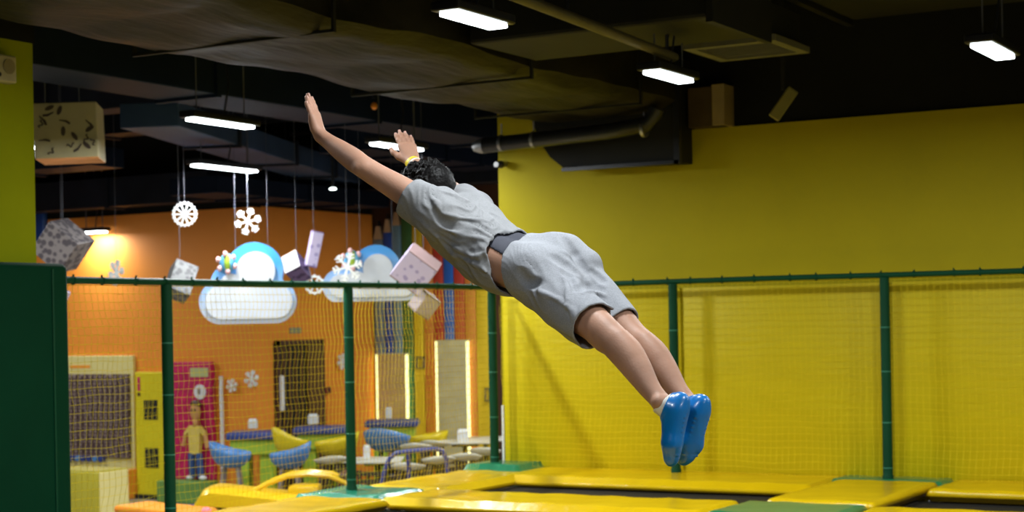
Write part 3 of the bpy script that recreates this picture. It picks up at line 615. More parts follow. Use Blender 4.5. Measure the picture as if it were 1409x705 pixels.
g_purple = spots('dark_purple_paper', (0.16, 0.10, 0.24), (0.06, 0.03, 0.10), 14, 0.35, soft=0.12)
g_pinkish = mat('pale_mauve_paper', (0.46, 0.36, 0.38), 0.6); g_mauve_d = mat('mauve_brown_paper', (0.26, 0.17, 0.17), 0.6); g_white = mat('white_gift_paper', (0.75, 0.72, 0.76), 0.5)
gift('grey damask gift box tilted on its corner beside the yellow column', 87, 338, 18.0, (0.40, 0.40, 0.40), eul(8, 40, -14), g_dark)
gift('silver grey gift box hanging across the rail beside the left post', 248, 387, 19.0, (0.27, 0.25, 0.36), eul(-22, 24, 30), g_silver, g_silver)
gift('dark purple gift box with a white end right of the big cloud', 408, 369, 19.5, (0.20, 0.26, 0.27), eul(48, -40, 22), g_purple, g_white)
gift('slim upright lilac gift box right of the big cloud', 432, 343, 19.5, (0.13, 0.13, 0.40), eul(4, 12, 20), g_lilac, g_purple)
gift('large lilac patterned gift box before the smaller cloud', 572, 371, 17.0, (0.36, 0.22, 0.34), eul(24, 42, -12), g_lilac, g_mauve_d)
gift('small mauve gift box below the large lilac one', 584, 418, 17.2, (0.20, 0.20, 0.21), eul(25, 30, 28), g_pinkish, g_mauve_d)
gift('tiny purple gift box half hidden behind the green column pad', 86, 409, 19.0, (0.12, 0.12, 0.17), eul(10, 25, 15), g_lilac)
# patterned cube hanging by two strings
p = D(90, 179, 15.2); t = thing('hanging_cube', 'big sand coloured hanging box with dark doodle print', 'gift box', p)
RR = Matrix.Rotation(TH+0.12, 3, 'Z') @ Matrix.Rotation(-0.03, 3, 'Y')
c_ = Vector(p)
sand = mat('sand_print_paper', (0.42, 0.36, 0.20), 0.6, 0.05); ink = mat('dark_brown_ink', (0.06, 0.04, 0.03), 0.6)
bd = obj('box_body', obox(B(), c_+RR @ Vector((0, 0.28, 0)), (0.56, 0.56, 0.50), RR, 0.008), sand, t)
obj('bottom_face', obox(B(), c_+RR @ Vector((0, 0.28, -0.252)), (0.55, 0.55, 0.006), RR), mat('painted_orange_reflection', (0.72, 0.32, 0.12), 0.5, 0.3, 2), t)  # orange reflection on the underside is put into its colour
rd = random.Random(8)
for k in range(17):
    u, v = rd.uniform(-0.24, 0.24), rd.uniform(-0.2, 0.22); a = rd.uniform(0, 3.1); kind = k % 3; b = B()
    ex = RR @ Vector((math.cos(a), 0, math.sin(a))); ey = RR @ Vector((-math.sin(a), 0, math.cos(a))); o_ = c_+RR @ Vector((u, -0.002, v))
    if kind == 0: prism(b, [(0.03*math.cos(q)*1.5, 0.02*math.sin(q)) for q in np.linspace(0, 2*PI, 11)[:-1]], 0.003, o_, ex, ey)
    elif kind == 1: prism(b, [(-0.05, -0.008), (-0.01, -0.02), (0.05, -0.006), (0.055, 0.004), (0.0, 0.0), (-0.045, 0.01)], 0.003, o_, ex, ey)
    else:
        pts = [o_+ex*(0.07*(q-0.5))+ey*(0.018*math.sin(q*9)) for q in np.linspace(0, 1, 8)]; tube(b, pts, 0.006, 4)
    obj('doodle', b, ink, bd)
for s in (-0.17, 0.13): q = np.array(c_+RR @ Vector((s, 0.02, 0.25))); hang(t, q, 5.6, r=0.006)
# snowflakes
def flake_mesh(p, r, ex, ey, style, th):
    b = B()
    if style == 'star':
        for k in range(6):
            a = k*PI/3+0.25; d = ex*math.cos(a)+ey*math.sin(a); n = -ex*math.sin(a)+ey*math.cos(a)
            prism(b, [(0, -0.068*r), (r, -0.068*r), (r, 0.068*r), (0, 0.068*r)], th, p, d, n)
            for f, l in ((0.55, 0.34), (0.8, 0.26)):
                for s in (-1, 1):
                    d2 = (d*0.6+n*s*0.8); n2 = (-d*0.8*s+n*0.6)*s; prism(b, [(0, -0.05*r), (l*r, -0.05*r), (l*r, 0.05*r), (0, 0.05*r)], th*0.98, p+d*(f*r), d2, n2)
        prism(b, [(0.17*r*math.cos(a), 0.17*r*math.sin(a)) for a in np.linspace(0, 2*PI, 13)[:-1]], th*1.05, p, ex, ey)
    else:
        N = 10 if style == 'round' else 6
        r0, r1 = (0.80, 0.98) if style == 'round' else (0.74, 1.0); n = 60
        for k in range(n):
            a0, a1 = 2*PI*k/n, 2*PI*(k+1)/n; f = lambda a: r*(r1+0.07*math.cos(N*2*a))
            prism(b, [(r*r0*math.cos(a0), r*r0*math.sin(a0)), (f(a0)*math.cos(a0), f(a0)*math.sin(a0)), (f(a1)*math.cos(a1), f(a1)*math.sin(a1)), (r*r0*math.cos(a1), r*r0*math.sin(a1))], th, p, ex, ey)
        for k in range(N):
            a = 2*PI*k/N; d = ex*math.cos(a)+ey*math.sin(a); nn = -ex*math.sin(a)+ey*math.cos(a); w_ = (0.062 if style == 'round' else 0.085)*r
            prism(b, [(0.1*r, -w_*0.8), (0.8*r, -w_), (0.8*r, w_), (0.1*r, w_*0.8)], th*0.97, p, d, nn)
        prism(b, [(0.20*r*math.cos(a), 0.20*r*math.sin(a)) for a in np.linspace(0, 2*PI, 19)[:-1]], th*1.05, p, ex, ey)
    bmesh.ops.remove_doubles(b, verts=b.verts, dist=1e-5)
    return b
def flake(lab, px, py, d, r, style, yaw=0.0, th=0.03, string=True, p=None):
    p = D(px, py, d) if p is None else p
    ex = Matrix.Rotation(yaw, 3, 'Z') @ RV
    t = thing('hanging_snowflake' if string else 'wall_snowflake', lab, 'snowflake', p, 'white foam snowflakes')
    obj('flake', flake_mesh(Vector(p), r, ex, UV, style, th), M['foam_white'], t)
    if string: hang(t, p+UP*r*0.9, 5.6, r=0.0025)
    else: obj('fixing', tube(B(), [Vector(p), Vector(p)-ex.cross(UV)*0.08], 0.015, 6), M['white'], t)
flake('round ten spoked white snowflake high over the rail', 254, 295, 18.5, 0.135, 'round')
flake('six armed white snowflake hanging above the big cloud', 341, 305, 19.0, 0.15, 'star', 0.35)
flake('round six spoked white snowflake crossing the rail between the clouds', 433, 392, 20.0, 0.115, 'wheel')
flake('six armed white snowflake in front of the smaller cloud', 478, 368, 18.0, 0.16, 'star', 0.3)
flake('thin white snowflake seen nearly edge on left of the silver box', 160, 376, 20.5, 0.16, 'star', 1.25)
flake('smaller white snowflake on the orange wall beside the white pole', 0, 0, 0, 0.095, 'star', string=False, p=Yp(319, 531, 3.93), yaw=-TH)
flake('larger white snowflake on the orange wall left of the doorway', 0, 0, 0, 0.12, 'star', string=False, p=Yp(346, 522, 3.93), yaw=-TH)
flake('white snowflake on the orange wall right of the doorway', 0, 0, 0, 0.12, 'star', string=False, p=Xp(471, 498, -6.12), yaw=PI/2-TH)
# cloud signs
def union_outline(circ, n=96):
    """outline of a union of circles (x, y, r) seen from the origin"""
    out = []
    for k in range(n):
        a = 2*PI*k/n; dx, dy = math.cos(a), math.sin(a); best = 0
        for cx, cy, r in circ:
            bq = dx*cx+dy*cy; disc = r*r-(cx*cx+cy*cy-bq*bq)
            if disc > 0: best = max(best, bq+math.sqrt(disc))
        out.append((dx*best, dy*best))
    return out
def cloud(lab, px, py, d, sc, circ, flat, ball):
    p = D(px, py, d); t = thing('hanging_cloud', lab, 'cloud sign', p, 'cloud signs hung from the ceiling')
    ol = [(x*sc, max(y, flat)*sc) for x, y in union_outline(circ)]
    obj('blue_edge', prism(B(), ol, 0.07, p, RV, UV), M['cloud_blue'], t)
    inn = [(cx+0.02, cy, r-(0.20 if cy > 0 else 0.11)) for cx, cy, r in circ]; il = [(x*sc+0.015*sc, max(y, flat+0.03)*sc) for x, y in union_outline(inn)]
    obj('white_face', prism(B(), il, 0.05, p-FWD*0.04, RV, UV), M['cloud_white'], t)
    q = p+RIGHT*ball[0]*sc+UP*ball[1]*sc-FWD*0.06
    bl = obj('globe_ball', ell(B(), q, 0.13*sc*1.6, 0.05, 0.13*sc*1.6), mat('sky_teal', (0.10, 0.38, 0.62), 0.5), t, smooth=True)
    obj('green_stripe', ell(B(), q+RIGHT*0.015-FWD*0.03, 0.05, 0.04, 0.13*sc*1.5, 10, 7), M['lime'], bl, smooth=True)
    for k in range(6):
        a = -0.4+k*1.05; obj('pink_dot', ell(B(), q+RIGHT*0.10*math.cos(a)+UP*0.10*math.sin(a)-FWD*0.045, 0.035, 0.02, 0.035, 8, 6), mat('pale_pink', (0.7, 0.42, 0.42), 0.5), bl, smooth=True)
    for k in range(2): q = p+RIGHT*sc*(-0.25+0.7*k)+UP*sc*0.5; obj('hanging_string', tube(B(), [q, (q[0], q[1], 5.6)], 0.0022, 5), M['string'], t)
cloud('big blue edged white cloud sign crossing the rail left of centre', 341, 400, 19.0, 0.52, [(0.16, 0.42, 0.62), (-0.38, 0.15, 0.42)]+[(-0.56+0.16*k, -0.24, 0.49) for k in range(8)], -0.72, (-0.42, 0.60))
cloud('smaller blue edged white cloud sign beside the large lilac box', 512, 383, 19.0, 0.52, [(0.10, 0.20, 0.52), (-0.38, 0.02, 0.36)]+[(-0.70+0.19*k, -0.16, 0.37) for k in range(8)], -0.5, (-0.42, 0.40))

# ------------------------------------------------------------------ play room floor: blocks, toys, tables, chairs
P = D(116, 690, 20.0)
t = thing('soft_block', 'olive and pale yellow soft block low behind the left net', 'block', (-5.2, -0.1, 0))
obj('cube', box(B(), -5.75, -4.96, -0.38, 0.10, 0, 0.84, 0.02, 3), M['olive'], t, smooth='auto')
obj('side_cover', box(B(), -4.965, -4.945, -0.37, 0.09, 0.02, 0.835, 0.008), M['pale_yellow'], t)
obj('top_cover', box(B(), -5.74, -4.97, -0.37, 0.09, 0.835, 0.852, 0.006), M['olive'], t)
p = D(100, 705, 15.5); t = thing('wedge_ramp', 'orange soft wedge with black edge at the lower left', 'wedge', (p[0]-0.3, p[1], 0))
prf = [(-0.9, 0), (0.55, 0), (0.55, 0.28), (-0.9, 1.10)]
b = prism(B(), prf, 0.7, (p[0]-0.25, p[1], 0), RV, UV); obj('wedge', b, M['toy_orange'], t)
b = prism(B(), [(-0.92, 1.10), (0.57, 0.28), (0.57, 0.32), (-0.92, 1.15)], 0.74, (p[0]-0.25, p[1], 0), RV, UV); obj('edge_binding', b, M['dark'], t)
# coin ride with lit dome
p = D(228, 694, 16.6); x, y = p[0], p[1]
t = thing('coin_ride', 'orange topped dark ride machine with pink lit dome behind the left post', 'ride', (x, y, 0))
obj('cabinet', box(B(), x-0.25, x+0.42, y-0.25, y+0.25, 0, 0.62, 0.02), mat('dark_maroon_cabinet', (0.09, 0.02, 0.02), 0.5), t)
obj('top_deck', obox(B(), (x, y, 0.655), (0.92, 0.5, 0.08), rotm(0, 0, 0.04), 0.03), M['toy_orange'], t)
obj('lit_dome', ell(B(), D(284, 703, 16.4), 0.05, 0.05, 0.035, 12, 8), M['pink_led'], t, smooth=True)
obj('rear_seat', box(B(), x-0.42, x-0.22, y-0.2, y+0.2, 0.5, 0.67, 0.04, 3), M['toy_orange'], t, smooth='auto')
# yellow toy car
A = D(345, 672, 18.2); x, y = float(A[0]), float(A[1])
t = thing('toy_car', 'yellow toy car with arched open cab behind the net', 'toy car', (x, y, 0))
def loc(u, v, z): q = np.array([x, y, 0])+RIGHT*u+FWD*v; return Vector((q[0], q[1], z))
RC = Matrix.Rotation(TH, 3, 'Z')
obj('chassis', obox(B(), loc(0.25, 0, 0.30), (2.0, 0.8, 0.42), RC, 0.05), M['navy'], t)
bm = B(); g = []
for i in range(13):
    u = -0.56+1.15*i/12; row = []
    for j in range(9):
        v = -0.42+0.84*j/8; e = 1-abs(j-4)/4
        z = 0.60+0.16*math.sqrt(max(0, 1-((i-2.2)/2.2)**2) if i < 2.2 else 1)*1.0-0.012*max(0, i-2.2)+0.05*min(1, e*2.2)
        row.append(bm.verts.new(loc(u, v, z-0.06)))
    g.append(row)
for i in range(12):
    for j in range(8): bm.faces.new((g[i][j], g[i+1][j], g[i+1][j+1], g[i][j+1]))
r_ = bmesh.ops.extrude_face_region(bm, geom=bm.faces[:]); bmesh.ops.translate(bm, verts=[v for v in r_['geom'] if isinstance(v, bmesh.types.BMVert)], vec=(0, 0, -0.14))
obj('bonnet', bm, M['toy_yellow'], t, smooth='auto')
for v, nm in ((-0.14, 'cab_arch'), (0.16, 'cab_arch')):
    pts = [loc(0.0, v, 0.66), loc(0.22, v, 0.77), loc(0.42, v, 0.84), loc(0.64, v, 0.86), loc(0.86, v, 0.835), loc(1.04, v, 0.76), loc(1.16, v, 0.6), loc(1.2, v, 0.4)]
    obj(nm, tube(B(), pts, 0.028, 8), M['toy_yellow'], t, smooth='auto')
obj('seat', obox(B(), loc(0.58, 0.05, 0.60), (0.34, 0.36, 0.26), RC, 0.04), M['toy_yellow'], t, smooth='auto')
obj('cab_floor', obox(B(), loc(0.6, 0, 0.50), (1.1, 0.78, 0.06), RC), mat('dark_red_vinyl', (0.20, 0.035, 0.02), 0.5), t)
obj('seat_back', obox(B(), loc(1.02, 0.1, 0.70), (0.12, 0.5, 0.32), RC, 0.03), M['dark_brown'], t)
for u in (-0.35, 0.9):
    for v in (-0.4, 0.4): obj('wheel', tube(B(), [loc(u, v-0.05, 0.16), loc(u, v+0.05, 0.16)], 0.16, 18), M['dark'], t, smooth='auto')
# blue tube hoop
def hp(px, py): return D(px, py, 18.6)
t = thing('tube_rail', 'dark blue bent tube rail in front of the white tables', 'rail', (hp(525, 640)[0], hp(525, 640)[1], 0))
a = hp(525, 665); pts = [np.array([a[0], a[1], 0])-RIGHT*0.05, a, hp(531, 643), hp(536, 631), hp(545, 624), hp(556, 622), hp(580, 620), hp(600, 618), hp(609, 621), hp(614, 632)]
q = hp(616, 650); pts += [q, np.array([q[0], q[1], 0])]
obj('tube', tube(B(), pts, 0.025, 10), M['tube_blue'], t, smooth='auto')
s0 = hp(558, 622); obj('brace', tube(B(), [s0, s0+FWD*0.5-UP*0.02, np.array([*(s0+FWD*0.55)[:2], 0])], 0.025, 8), M['tube_blue'], t, smooth='auto')
# bar tables with navy tops and lime bases
def bar_table(lab, px, py, d, wx, wy=0.62):
    p = D(px, py, d); z = p[2]; t = thing('bar_table', lab, 'table', (p[0], p[1], 0), 'navy topped tables')
    obj('table_top', obox(B(), p-UP*0.045, (wx, wy, 0.09), RC, 0.02), M['navy'], t, smooth='auto')
    obj('apron', obox(B(), p-UP*0.19, (wx*0.86, wy*0.8, 0.20), RC, 0.01), M['lime'], t)
    for s in (-1, 1):
        obj('leg_panel', obox(B(), Vector(p)-UV*(z/2+0.12)+RV*(s*wx*0.22), (wx*0.24, wy*0.6, z-0.26), RC, 0.01), M['lime'], t)
    obj('foot_board', obox(B(), (p[0], p[1], 0.03), (wx*0.8, wy*0.9, 0.06), RC), M['lime'], t)
    return p
bar_table('navy topped lime table left of the dark doorway', 352, 594, 22.2, 0.70)
bar_table('navy topped lime table beside the doorway behind the middle left post', 444, 587, 22.8, 0.74)
bar_table('navy topped lime table in front of the shorter lit panel', 540, 578, 24.4, 0.76)
def shell_chair(lab, px, py, d, seat_h, r, back, m, face=0.0, leg_m=None, group='shell chairs', deep=0.24, stout=1.0):
    """tub chair: curved shell with higher back, four splayed legs; px,py,d is the middle of the rim; face = way it faces, measured from the camera's right"""
    p = D(px, py, d); t = thing('shell_chair', lab, 'chair', (p[0], p[1], 0), group)
    bm = B(); nu, nv = 28, 7; g = []; zs = p[2]-deep
    for i in range(nu):
        a = 2*PI*i/nu; row = []
        hb = 0.5-0.5*math.cos(a-face)            # 1 at the back
        for j in range(nv+1):
            s = j/nv; rr = r*(math.sin(s*PI/2)**0.8)*(1+0.10*hb*s); z = zs+deep*(1-math.cos(s*PI/2))*(0.80+0.20*hb)+back*hb**3*s**3
            q = np.array([p[0], p[1], 0])+RIGHT*rr*math.cos(a)+FWD*rr*math.sin(a); row.append(bm.verts.new((q[0], q[1], z)))
        g.append(row)
    for i in range(nu):
        for j in range(1, nv): bm.faces.new((g[i][j], g[(i+1) % nu][j], g[(i+1) % nu][j+1], g[i][j+1]))
    bm.faces.new([g[i][1] for i in range(nu)])
    o = obj('seat_shell', bm, m, t, smooth=True); md = o.modifiers.new('thick', 'SOLIDIFY'); md.thickness = 0.02
    lm = leg_m or M['leg_dark']
    for k in range(4):
        a = PI/4+k*PI/2; q0 = np.array([p[0], p[1], zs+0.01])+RIGHT*0.12*math.cos(a)+FWD*0.12*math.sin(a); q1 = np.array([p[0], p[1], 0])+RIGHT*0.24*math.cos(a)+FWD*0.24*math.sin(a)
        obj('leg', tube(B(), [q0, q1], 0.02, 7, radii=[0.024*stout, 0.015*stout]), lm, t, smooth='auto')
    bm = B(); zc = zs*0.45; rr = 0.19
    for k in range(4):
        a, c = PI/4+k*PI/2, PI/4+(k+1)*PI/2
        tube(bm, [np.array([p[0], p[1], zc])+RIGHT*rr*math.cos(a)+FWD*rr*math.sin(a), np.array([p[0], p[1], zc])+RIGHT*rr*math.cos(c)+FWD*rr*math.sin(c)], 0.01, 6)
    obj('stretcher', bm, lm, t)
    return t
shell_chair('blue shell chair by the magenta panel with its back to the left', 318, 618, 21.0, 0, 0.25, 0.10, M['chair_blue'], 0.0, M['leg_metal'])
shell_chair('blue shell chair between two navy tables with its back to the right', 398, 619, 21.0, 0, 0.25, 0.10, M['chair_blue'], PI, M['leg_metal'])
shell_chair('yellow shell chair rising behind the blue one by the doorway', 400, 602, 21.55, 0, 0.22, 0.14, M['chair_yellow'], 0.6)
shell_chair('yellow shell chair against the middle left post', 462, 603, 21.8, 0, 0.28, 0.08, M['chair_yellow'], PI)
shell_chair('blue shell chair at the navy table before the lit panel', 533, 598, 22.6, 0, 0.30, 0.10, M['chair_blue'], 1.2)
shell_chair('yellow shell chair right of the far navy table', 588, 597, 23.6, 0, 0.27, 0.04, M['chair_yellow'], PI)
# white cafe tables and chairs
def cafe_table(lab, px, py, d, wx, wy, round_=False):
    p = D(px, py, d); t = thing('cafe_table', lab, 'table', (p[0], p[1], 0), 'white cafe tables')
    if round_: obj('table_top', tube(B(), [p-UP*0.03, p], wx/2, 28), M['chair_white'], t, smooth='auto')
    else: obj('table_top', obox(B(), p-UP*0.015, (wx, wy, 0.03), RC, 0.01), M['chair_white'], t)
    obj('column', tube(B(), [(p[0], p[1], 0.02), (p[0], p[1], p[2]-0.03)], 0.035, 10), M['leg_dark'], t, smooth='auto')
    obj('under_frame', obox(B(), p-UP*0.05, (wx*0.5, wy*0.5, 0.04), RC), M['leg_dark'], t)
    obj('foot', obox(B(), (p[0], p[1], 0.02), (0.5, 0.07, 0.04), RC), M['leg_dark'], t); obj('foot', obox(B(), (p[0], p[1], 0.02), (0.07, 0.5, 0.04), RC), M['leg_dark'], t)
cafe_table('white cafe table right of the middle left post behind the blue rail', 520, 632, 20.6, 0.60, 0.75)
cafe_table('long white cafe table before the taller lit panel', 640, 607, 23.2, 0.70, 0.6)
cafe_table('white cafe table at the right just left of the corner post', 668, 603, 24.2, 0.62, 0.7)
cafe_table('white cafe table behind the left post base with brown leg', 480, 633, 21.0, 0.30, 0.34)
WC = [(455, 632, 20.2, 1.9, 'white shell chair left of the middle left post'), (572, 614, 21.7, 1.5, 'white shell chair right of the far blue chair'), (598, 610, 22.8, 1.3, 'white shell chair left of the long white table'),
      (562, 641, 19.9, 1.4, 'white shell chair nearest the blue rail'), (603, 632, 20.4, 1.8, 'white shell chair behind the right bend of the blue rail'), (668, 620, 21.4, 1.4, 'white shell chair close left of the corner post'), (640, 628, 20.9, 1.6, 'white shell chair in front of the long white table')]
for a, c, d, f, lab in WC: shell_chair(lab, a, c, d, 0, 0.20, 0.05, M['chair_white'], f, M['leg_dark'], 'white shell chairs', 0.06, stout=1.6)
def napkins(lab, px, py, d, wx, h, ztop):
    """py, d only aim; the box stands on the table top at height ztop"""
    p = Zp(px, py, ztop); t = thing('napkin_box', lab, 'napkin box', p, 'white napkin boxes')
    obj('holder', obox(B(), p+UP*h/2, (wx, wx*0.8, h), RC, 0.008), M['white'], t); obj('napkins', obox(B(), p+UP*(h+0.01), (wx*0.8, wx*0.4, 0.025), RC), M['foam_white'], t)
zt = lambda px, py, d: float(D(px, py, d)[2])
napkins('white napkin box on the navy table left of the doorway', 348, 590, 0, 0.12, 0.11, zt(352, 594, 22.2)); napkins('white napkin box on the navy table beside the doorway', 431, 584, 0, 0.14, 0.12, zt(444, 587, 22.8))
napkins('white napkin box on the navy table before the lit panel', 535, 576, 0, 0.09, 0.14, zt(540, 578, 24.4)); napkins('white napkin box on the long white cafe table', 637, 608, 0, 0.15, 0.15, zt(640, 607, 23.2)); napkins('white napkin holder on the cafe table behind the blue rail', 505, 633, 0, 0.08, 0.16, zt(520, 632, 20.6))

def wood_chair(lab, px, py, d, face):
    """dark slat-backed cafe chair; px,py,d aims at the top of its back"""
    p = D(px, py, d); x, y = float(p[0]), float(p[1]); t = thing('cafe_chair', lab, 'chair', (x, y, 0), 'dark wooden cafe chairs')
    a, b_ = RIGHT*math.cos(face)+FWD*math.sin(face), -RIGHT*math.sin(face)+FWD*math.cos(face); RR_ = Matrix.Rotation(TH+face, 3, 'Z'); h = min(0.86, max(0.66, float(p[2])))
    at_ = lambda u, v, z: np.array([x, y, z])+a*u+b_*v
    obj('seat', obox(B(), at_(0.19, 0, 0.45), (0.38, 0.38, 0.035), RR_, 0.01), M['dark_brown'], t)
    for u, v, z in ((0, -0.17, h), (0, 0.17, h), (0.36, -0.16, 0.44), (0.36, 0.16, 0.44)): obj('leg', obox(B(), at_(u, v, z/2), (0.035, 0.035, z), RR_), M['leg_dark'], t)
    for k in range(3): obj('back_slat', obox(B(), at_(0, 0, h-0.04-0.09*k), (0.02, 0.34, 0.05), RR_), M['leg_dark'], t)
    obj('stretcher', obox(B(), at_(0.18, 0.16, 0.2), (0.36, 0.02, 0.03), RR_), M['leg_dark'], t); obj('stretcher', obox(B(), at_(0.18, -0.16, 0.2), (0.36, 0.02, 0.03), RR_), M['leg_dark'], t)
for px_, py_, d_, f_, lab in [(512, 648, 19.9, 1.2, 'dark slatted chair just right of the middle left post'), (545, 646, 20.9, 2.2, 'dark slatted chair behind the left bend of the blue rail'), (582, 640, 21.3, 0.6, 'dark slatted chair between the white seats inside the blue rail'),
        (622, 632, 21.9, 1.4, 'dark slatted chair right of the blue rail'), (650, 626, 22.3, 2.4, 'dark slatted chair under the long white table'), (668, 640, 19.9, 1.6, 'dark slatted chair nearest the corner post'), (636, 646, 19.9, 0.4, 'dark slatted chair low in front of the white seats by the blue rail'), (470, 645, 22.4, 1.0, 'dark slatted chair left of the middle left post')]:
    wood_chair(lab, px_, py_, d_, f_)
# ------------------------------------------------------------------ the jumping man: a body grown as one distance field, meshed with surface nets
class Field:
    def __init__(s, lo, hi, h):
        s.h = h; s.lo = np.array(lo, np.float32); s.n = np.ceil((np.array(hi)-np.array(lo))/h).astype(int)+1; s.f = np.full(s.n, 0.5, np.float32)
    def sub(s, lo, hi):
        a = np.clip(np.floor((np.array(lo)-s.lo)/s.h).astype(int), 0, s.n); b = np.clip(np.ceil((np.array(hi)-s.lo)/s.h).astype(int)+1, 0, s.n)
        if (b <= a).any(): return None, None
        ax = [(s.lo[i]+s.h*np.arange(a[i], b[i])).astype(np.float32) for i in range(3)]
        return tuple(slice(a[i], b[i]) for i in range(3)), np.stack(np.meshgrid(*ax, indexing='ij'), -1)
    def capsule(s, a, b, ra, rb, k=0.02, flat=None, op='add'):
        """tapered capsule from a to b, squashed along flat[0] by flat[1], smoothly joined (or cut)"""
        a = np.array(a, np.float32); b = np.array(b, np.float32); m = max(ra, rb)+k+3*s.h
        sl, P = s.sub(np.minimum(a, b)-m, np.maximum(a, b)+m)
        if sl is None: return
        q = P-a; ab = b-a; L2 = max(float(ab@ab), 1e-9)
        if flat is not None:
            n = np.array(flat[0], np.float32); n = n/np.linalg.norm(n); n = n-ab*(n@ab)/L2 if L2 > 1e-8 else n; n = n/np.linalg.norm(n)
            q = q+n*((q@n)*(1/flat[1]-1))[..., None]
        t = np.clip((q@ab)/L2, 0, 1); d = np.linalg.norm(q-t[..., None]*ab, axis=-1)-(ra+(rb-ra)*t)
        s.blend(sl, d, k, op)
    def blend(s, sl, d, k, op='add'):
        f = s.f[sl]
        if op == 'add':
            hh = np.maximum(k-np.abs(f-d), 0)/k; s.f[sl] = np.minimum(f, d)-hh*hh*k*0.25
        else:
            d = -d; hh = np.maximum(k-np.abs(f-d), 0)/k; s.f[sl] = np.maximum(f, d)+hh*hh*k*0.25
    def limb(s, pts, radii, k=0.02, n=5):
        """smooth tapering limb through the points (Catmull-Rom), one even skin without knobs"""
        P = [np.array(p, float) for p in pts]; P = [2*P[0]-P[1]]+P+[2*P[-1]-P[-2]]; R = [radii[0]]+list(radii)+[radii[-1]]; out, rr = [], []
        for i in range(1, len(P)-2):
            for t in np.arange(n)/n:
                c = lambda a, b, c_, d: 0.5*(2*b+(c_-a)*t+(2*a-5*b+4*c_-d)*t*t+(3*b-a-3*c_+d)*t**3)
                out.append(c(P[i-1], P[i], P[i+1], P[i+2])); rr.append(float(c(R[i-1], R[i], R[i+1], R[i+2])))
        out.append(P[-2]); rr.append(R[-2])
        lo_ = np.min(out, 0)-max(rr)-k-3*s.h; hi_ = np.max(out, 0)+max(rr)+k+3*s.h; sl, G = s.sub(lo_, hi_)
        if sl is None: return
        d = None
        for a, b, ra, rb in zip(out, out[1:], rr, rr[1:]):
            a = a.astype(np.float32); ab = (b-a).astype(np.float32); q = G-a; t = np.clip((q@ab)/max(float(ab@ab), 1e-9), 0, 1); e = np.linalg.norm(q-t[..., None]*ab, axis=-1)-(ra+(rb-ra)*t)
            d = e if d is None else np.minimum(d, e)
        s.blend(sl, d.astype(np.float32), k)
    def chain(s, pts, radii, k=0.02, flat=None):
        for i in range(len(pts)-1): s.capsule(pts[i], pts[i+1], radii[i], radii[i+1], k, flat)
    def at(s, p):
        i = np.clip(((np.array(p)-s.lo)/s.h).round().astype(int), 0, s.n-1); return s.f[tuple(i)]
    def hit(s, px, py, d0=5.0, d1=7.6):
        """first point of the field's surface seen through a pixel"""
        for d in np.arange(d0, d1, s.h*0.6):
            p = D(px, py, d)
            if ((p > s.lo) & (p < s.lo+s.h*(s.n-1))).all() and s.at(p) < 0: return p
        return None
    def coords(s):
        return np.stack(np.meshgrid(*[(s.lo[i]+s.h*np.arange(s.n[i])).astype(np.float32) for i in range(3)], indexing='ij'), -1)
    def mesh(s):
        f = s.f; ins = f < 0; ny, nz = s.n[1], s.n[2]; ids, pts, quads = [], [], []
        cid = lambda i, j, k: (i.astype(np.int64)*ny+j)*nz+k
        for ax in range(3):
            sl0 = [slice(None)]*3; sl1 = [slice(None)]*3; sl0[ax] = slice(0, -1); sl1[ax] = slice(1, None)
            I = np.nonzero(ins[tuple(sl0)] != ins[tuple(sl1)]); f0 = f[tuple(sl0)][I]; f1 = f[tuple(sl1)][I]
            t = f0/(f0-f1); p = np.stack(I, -1).astype(np.float32); p[:, ax] += t
            b, c = (ax+1) % 3, (ax+2) % 3; cs = []
            for ob, oc in ((0, 0), (-1, 0), (-1, -1), (0, -1)):
                J = [x.copy() for x in I]; J[b] = J[b]+ob; J[c] = J[c]+oc; cs.append(cid(*J))
            for q in cs: ids.append(q); pts.append(p)
            Q = np.stack(cs, -1); flip = f0 < 0; Q[~flip] = Q[~flip][:, ::-1]; quads.append(Q)
        ids = np.concatenate(ids); pts = np.concatenate(pts); quads = np.concatenate(quads)
        u, inv = np.unique(ids, return_inverse=True); cnt = np.bincount(inv)
        V = np.stack([np.bincount(inv, pts[:, i])/cnt for i in range(3)], -1)*s.h+s.lo
        return V, np.searchsorted(u, quads)
def keep_big(V, Q, least=0.02):
    """drop loose crumbs: keep connected pieces holding at least the given share of the vertices"""
    lab = np.arange(len(V))
    e = np.concatenate([Q[:, [0, 1]], Q[:, [1, 2]], Q[:, [2, 3]]])
    while True:
        m = np.minimum(lab[e[:, 0]], lab[e[:, 1]]); n = lab.copy(); np.minimum.at(n, e[:, 0], m); np.minimum.at(n, e[:, 1], m); n = n[n]
        if (n == lab).all(): break
        lab = n
    u, inv, c = np.unique(lab, return_inverse=True, return_counts=True); ok = (c >= least*len(V))[inv]
    idx = np.cumsum(ok)-1; return V[ok], idx[Q[ok[Q[:, 0]]]]
